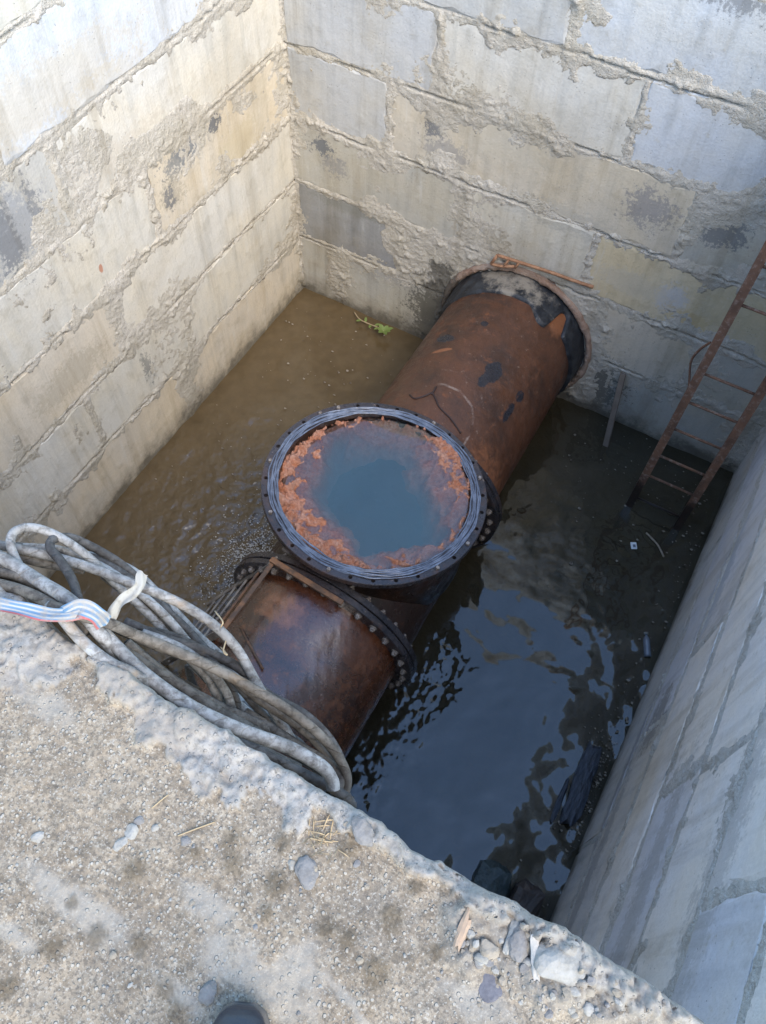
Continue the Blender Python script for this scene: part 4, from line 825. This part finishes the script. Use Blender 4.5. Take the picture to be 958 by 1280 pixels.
cable([(40, 112, 4.4), (90, 128, 4.4), (140, 138, 4.39), (220, 150, 4.38)], .018, 1)
cable([(560, 575, 4.33), (640, 605, 4.31), (720, 645, 4.28), (800, 685, 4.25), (870, 722, 4.23), (905, 745, 4.2), (918, 765, 4.15)], .0175, 2)
cable([(430, 330, 4.3), (520, 365, 4.3), (600, 430, 4.27), (660, 500, 4.22), (720, 560, 4.18), (780, 600, 4.13), (820, 650, 4.1)], .014, 2)
cable([(640, 520, 4.25), (720, 570, 4.25), (800, 620, 4.22), (860, 655, 4.2), (888, 690, 4.2), (880, 730, 4.2)], .016, 1)
cable([(300, 380, 4.36), (380, 450, 4.34), (460, 500, 4.33), (560, 555, 4.32), (680, 620, 4.28), (780, 670, 4.24)], .0195, 1)
cable([(490, 400, 4.12), (500, 440, 4.08), (520, 480, 4.05)], .015, 2)
cable([(330, 335, 4.30), (400, 395, 4.28), (450, 430, 4.25), (520, 470, 4.22)], .016, 1)
for (sd_, mi, r, base) in ((1, 1, .012, [(-30, 150, 4.46), (60, 172, 4.47), (150, 225, 4.47), (240, 300, 4.44), (340, 372, 4.40), (450, 440, 4.35), (560, 500, 4.3), (680, 555, 4.26), (780, 612, 4.2), (850, 668, 4.16), (880, 720, 4.13)]),
                          (2, 2, .013, [(150, 110, 4.38), (240, 120, 4.34), (330, 170, 4.3), (420, 245, 4.25), (500, 320, 4.2), (570, 400, 4.14), (640, 490, 4.1), (700, 560, 4.05), (760, 625, 4.0)]),
                          (3, 0, .012, [(60, 92, 4.4), (160, 100, 4.38), (260, 140, 4.34), (350, 200, 4.3), (430, 270, 4.26), (490, 340, 4.22), (560, 430, 4.17), (650, 510, 4.13), (740, 575, 4.1), (810, 640, 4.07)]),
                          (4, 1, .013, [(300, 300, 4.38), (400, 345, 4.36), (500, 380, 4.33), (590, 420, 4.31), (680, 490, 4.28), (770, 550, 4.25), (840, 615, 4.21), (880, 680, 4.18), (884, 735, 4.16)]),
                          (5, 0, .012, [(420, 330, 4.28), (480, 370, 4.27), (540, 430, 4.24), (570, 490, 4.2), (590, 550, 4.15)])):
    cable(base, r/.66*.95, mi)
    R_ = random.Random(sd_*13); dx, dy_ = R_.uniform(-22, 22), R_.uniform(-16, 22)
    cable([(x+dx+R_.uniform(-9, 9), y+dy_+R_.uniform(-9, 9), z_-.03) for x, y, z_ in base], r/.66*.9, (mi+1) % 3)
# striped strap
sm_ = Mat('striped_strap'); uv = sm_.n.new('ShaderNodeUVMap'); sx = sm_.n.new('ShaderNodeSeparateXYZ'); sm_.l.new(uv.outputs[0], sx.inputs[0])
st = sm_.ramp(sm_.math('ABSOLUTE', sm_.math('SUBTRACT', sm_.math('FRACT', sm_.math('MULTIPLY', sx.outputs[0], 3.5)), .5)), .18, .26)
c = sm_.mix(st, (0.295, 0.295, 0.284), (0.0943, 0.171, 0.26)); c = sm_.mix(sm_.ramp(sx.outputs[0], .86, .9), c, (0.295, 0.0768, 0.0768)); c = sm_.mix(sm_.ramp(sm_.noise(30, 5, .7), .42, .62, 0, .75), c, (0.236, 0.212, 0.183)); M_strap = sm_.done(c, .85, sm_.bump(sm_.noise(200), .4, .002))
wr = Mat('white_ribbon'); M_rib = wr.done(wr.mix(wr.ramp(wr.noise(35, 4), .5, .68, 0, .7), (0.271, 0.26, 0.23), (0.166, 0.148, 0.118)), .85)
strap = empty('striped_strap', (2.9, -4.9, 4.5), 'blue and white striped cloth strap tied round the cables', 'strap')
def rib(pts, wd, mat, name, nr):
    q = catmull([at(x/CR, 640+y/CR, 2, z) for x, y, z in pts], 6); n = len(q); nn = []
    for i in range(n):
        t = i/(n-1)*(len(nr)-1); j = min(int(t), len(nr)-2); nn.append(Vector(nr[j]).lerp(Vector(nr[j+1]), t-j))
    return child(name, ribbon_mesh(name, q, nn, wd), mat, strap)
cv = (CAM-at(90, 760, 2, SLAB)).normalized()
rib([(-60, 228, 4.53), (0, 240, 4.535), (60, 252, 4.54), (120, 266, 4.545), (170, 268, 4.56), (215, 258, 4.565)], .027, M_strap, 'band', [cv, cv+Vector((.2, .1, 0)), cv, cv])
rib([(165, 275, 4.535), (180, 262, 4.56), (205, 250, 4.572), (235, 258, 4.566), (260, 275, 4.545), (275, 292, 4.52)], .034, M_strap, 'band', [cv, cv, cv+Vector((.4, 0, 0))])
rib([(285, 285, 4.50), (300, 252, 4.52), (318, 230, 4.535), (345, 212, 4.54), (365, 190, 4.545), (370, 165, 4.55), (374, 158, 4.55)], .021, M_rib, 'loose_end', [cv, cv+Vector((-.25, .2, 0)), cv+Vector((.3, .1, 0)), cv])
for (pts, lb) in (([(560, 258, 4.37), (580, 285, 4.39), (575, 300, 4.38)], 'short dry straw caught on the topmost long cable'), ([(590, 330, 4.33), (582, 362, 4.34), (592, 372, 4.34), (575, 352, 4.33)], 'curled dry straw caught among the cables')):
    tag(link('straw', tube_mesh('straw', catmull([at(x/CR, 640+y/CR, 2, z) for x, y, z in pts], 5), .0018, 5), M_straw), lb, 'straw')

# ------------------------------------------------------------------ things in the water
wp = Mat('wet_dark_wood'); gr = wp.noise(8, 5, .65, vec=wp.scale(wp.pos, (8, 1.5, 8))); M_plank = wp.done(wp.mix(wp.ramp(gr, .4, .62), (.014, .017, .024), (.05, .058, .075)), .28, wp.bump(gr, .8, .02), spec=.6)
rough_bar('floating_plank', (4.315, -2.90, .02), (4.345, -3.47, .03), .115, .07, M_plank, 'waterlogged dark plank floating along the smooth grey wall', 'plank', 2)
rough_bar('wood_sliver', (4.235, -3.22, .005), (4.245, -3.50, .01), .035, .03, M_plank, 'thin dark sliver of wood floating beside the waterlogged plank', 'wood sliver', 3, 6)
rk = Mat('wet_rock_teal'); M_rt = rk.done(rk.mix(rk.ramp(rk.noise(7, 5, .7), .35, .65), (.022, .034, .034), (.05, .065, .06)), .4, rk.bump(rk.noise(14, 5), .8, .03)); rk2 = Mat('wet_rock_brown'); M_rw = rk2.done(rk2.mix(rk2.ramp(rk2.noise(7, 5, .7), .35, .65), (.04, .03, .025), (.085, .062, .05)), .55, rk2.bump(rk2.noise(14, 5), .8, .03))
def slabrock(name, c, s, rz, tilt, mat, label, sd):
    R = random.Random(sd); bm = bmesh.new(); bmesh.ops.create_cube(bm, size=1.0); bmesh.ops.subdivide_edges(bm, edges=bm.edges, cuts=3, use_grid_fill=True)
    rot = Matrix.Rotation(rz, 3, 'Z') @ Matrix.Rotation(tilt, 3, 'X')
    for v in bm.verts:
        co = v.co*(1-.12*(v.co.length > .7)); co = co+Vector((R.uniform(-1, 1), R.uniform(-1, 1), R.uniform(-1, 1)))*.035; v.co = rot @ Vector((co.x*s[0], co.y*s[1], co.z*s[2]))+Vector(c)
    return tag(link(name, bm_mesh(name, bm), mat), label, 'rubble')
slabrock('concrete_chunk', (4.06, -4.22, .04), (.24, .5, .22), .1, .12, M_rt, 'dark teal wet chunk of rubble below the ledge edge', 5); slabrock('concrete_chunk', (4.29, -4.3, .06), (.2, .66, .22), .02, .14, M_rw, 'brown slab of rubble under the ledge beside the teal chunk', 6); slabrock('concrete_chunk', (3.80, -4.36, .03), (.28, .3, .2), .6, .1, M_rw, 'small brown chunk of rubble half hidden under the ledge', 7)
put = Mat('clear_blue_plastic'); M_pl = put.done(put.mix(put.noise(20), (.10, .115, .14), (.17, .19, .22)), .18, spec=.7)
bot = empty('plastic_bottle', (4.37, -1.95, 0), 'bluish crushed plastic bottle floating by the smooth grey wall', 'bottle')
bd = (Vector((4.41, -2.03, .01))-Vector((4.335, -1.86, .01)))
child('bottle_body', tube_mesh('bottle_body', [Vector((4.335, -1.86, .012))+bd*t for t in np.linspace(0, 1, 14)], .027, 12, rfun=lambda t: (.4+.6*min(1, t/.25))*(1+.06*math.sin(t*40)) if t > .12 else .38), M_pl, bot); child('cap', tube_mesh('cap', [Vector((4.335, -1.86, .012))-bd*.08, Vector((4.335, -1.86, .012))], .017, 10), M_rib, bot)
bm = bmesh.new(); box_bm(bm, (0, 0, 0), (.05, .065, .012), Matrix.Rotation(.5, 3, 'Z'), .004); pc = empty('paper_packet', (3.97, -1.156, .012), 'small white packet with bluish print floating in front of the ladder', 'packet')
wm_ = Mat('packet_paper'); M_wp = wm_.done(wm_.mix(wm_.noise(30), (.60, .62, .63), (.72, .73, .73)), .6); link('packet_body', bm_mesh('packet_body', bm), M_wp, pc)
bm = bmesh.new(); box_bm(bm, (.004, -.004, .0075), (.022, .026, .003), Matrix.Rotation(.5, 3, 'Z')); link('print_patch', bm_mesh('print_patch', bm), M_pl, pc)
M_tw = stone_mat('pale_twig', (.24, .19, .14), (.34, .28, .21))
tag(link('twig', tube_mesh('twig', catmull([at(x, y, 2, .012) for x, y in ((808, 666), (815, 673), (823, 682), (830, 696))], 5), .008, 6), M_tw), 'pale curved twig floating at the foot of the ladder', 'twig')
# weed by the wall foot
lf = Mat('leaf_green'); M_leaf = lf.done(lf.mix(lf.noise(40), (.10, .145, .03), (.165, .21, .06)), .6); weed = empty('green_weed', (.62, -.05, 0), 'bright green leafy weed trailing from the foot of the wall', 'weed')
sp_ = catmull([at(x, y, 2, zz) for x, y, zz in ((443, 390, .03), (450, 399, .05), (462, 405, .06), (472, 409, .07), (480, 414, .08))], 5); child('stem', tube_mesh('stem', sp_, .006, 6), M_straw, weed)
def leaf(p, d, L, wd):
    d = Vector(d).normalized(); s = d.cross(Vector((0, 0, 1))).normalized(); n_ = Vector((0, 0, 1)); V = []; F = []
    for i in range(6):
        t = i/5; ww = wd*math.sin(math.pi*min(1, t*.93+.07))**.8; c_ = Vector(p)+d*L*t+n_*(.05*t*(1-t)*4*L)
        V += [c_-s*ww+n_*ww*.25, c_, c_+s*ww+n_*ww*.25]
    for i in range(5): b0 = i*3; F += [(b0, b0+1, b0+4, b0+3), (b0+1, b0+2, b0+5, b0+4)]
    return child('leaf', mesh('leaf', V, F), M_leaf, weed)
tip = sp_[-1]
for a, L in ((.7, .10), (1.4, .07), (0.1, .075), (-.9, .09), (-1.8, .08), (2.6, .09), (3.6, .07)): leaf(tip, (math.cos(a), math.sin(a)*.8, .35), L, .022)
for i, a in ((6, -2.2), (8, 2.0), (11, -1.4), (13, .8), (16, -2.0)): leaf(sp_[i], (math.cos(a), math.sin(a), .2), .06, .014)
# foam round the leak and floating specks
V = []; F = []
def fleck(x, y, s, z_=.012):
    n = tr.choice([4, 5, 6]); b0 = len(V); a0 = tr.uniform(0, 6.3); st = tr.uniform(.5, 1)
    for k in range(n):
        a = a0+2*math.pi*k/n; V.append((x+s*math.cos(a)*tr.uniform(.6, 1.2), y+s*st*math.sin(a)*tr.uniform(.6, 1.2), z_))
    V.append((x, y, z_+s*.5)); F.extend([(b0+k, b0+(k+1) % n, b0+n) for k in range(n)])
for i in range(2100):
    r = abs(tr.gauss(0, .25)); a = tr.uniform(0, 6.3); x = 1.33+r*math.cos(a)*.8-.05; y = -2.85+r*math.sin(a)*1.3
    if x > 1.58: continue
    fleck(x, y, .003+.007*tr.random()**2, .008+.02*math.exp(-(r/.2)**2)*tr.random())
fo = Mat('foam'); M_foam = fo.done(fo.mix(fo.noise(30), (.42, .39, .34), (.6, .58, .54)), .5); tag(link('foam', mesh('foam', V, F, False), M_foam), 'pale foam churned up by the leak under the tee', 'foam', kind='stuff')
V = []; F = []
for i in range(620):
    t = tr.random()
    if t < .55: x = 4.46-abs(tr.gauss(0, .11)); y = tr.uniform(-4.2, -.6) if tr.random() < .35 else tr.gauss(-3.1, .28)
    elif t < .75: x = tr.uniform(3.1, 4.4); y = -abs(tr.gauss(0, .7))-.05
    else: x = tr.uniform(.1, 1.4); y = tr.uniform(-3.2, -.1)
    if y < -4.6 or x > 4.47: continue
    fleck(x, y, .004+.014*tr.random()**3, .014)
db = Mat('floating_litter'); M_db = db.done(db.mix(db.ramp(db.vor(30).outputs['Distance'], .2, .6), (.07, .05, .035), (.26, .22, .17)), .8); tag(link('floating_litter', mesh('floating_litter', V, F, False), M_db), 'specks of floating bark and litter on the water', 'litter', kind='stuff')
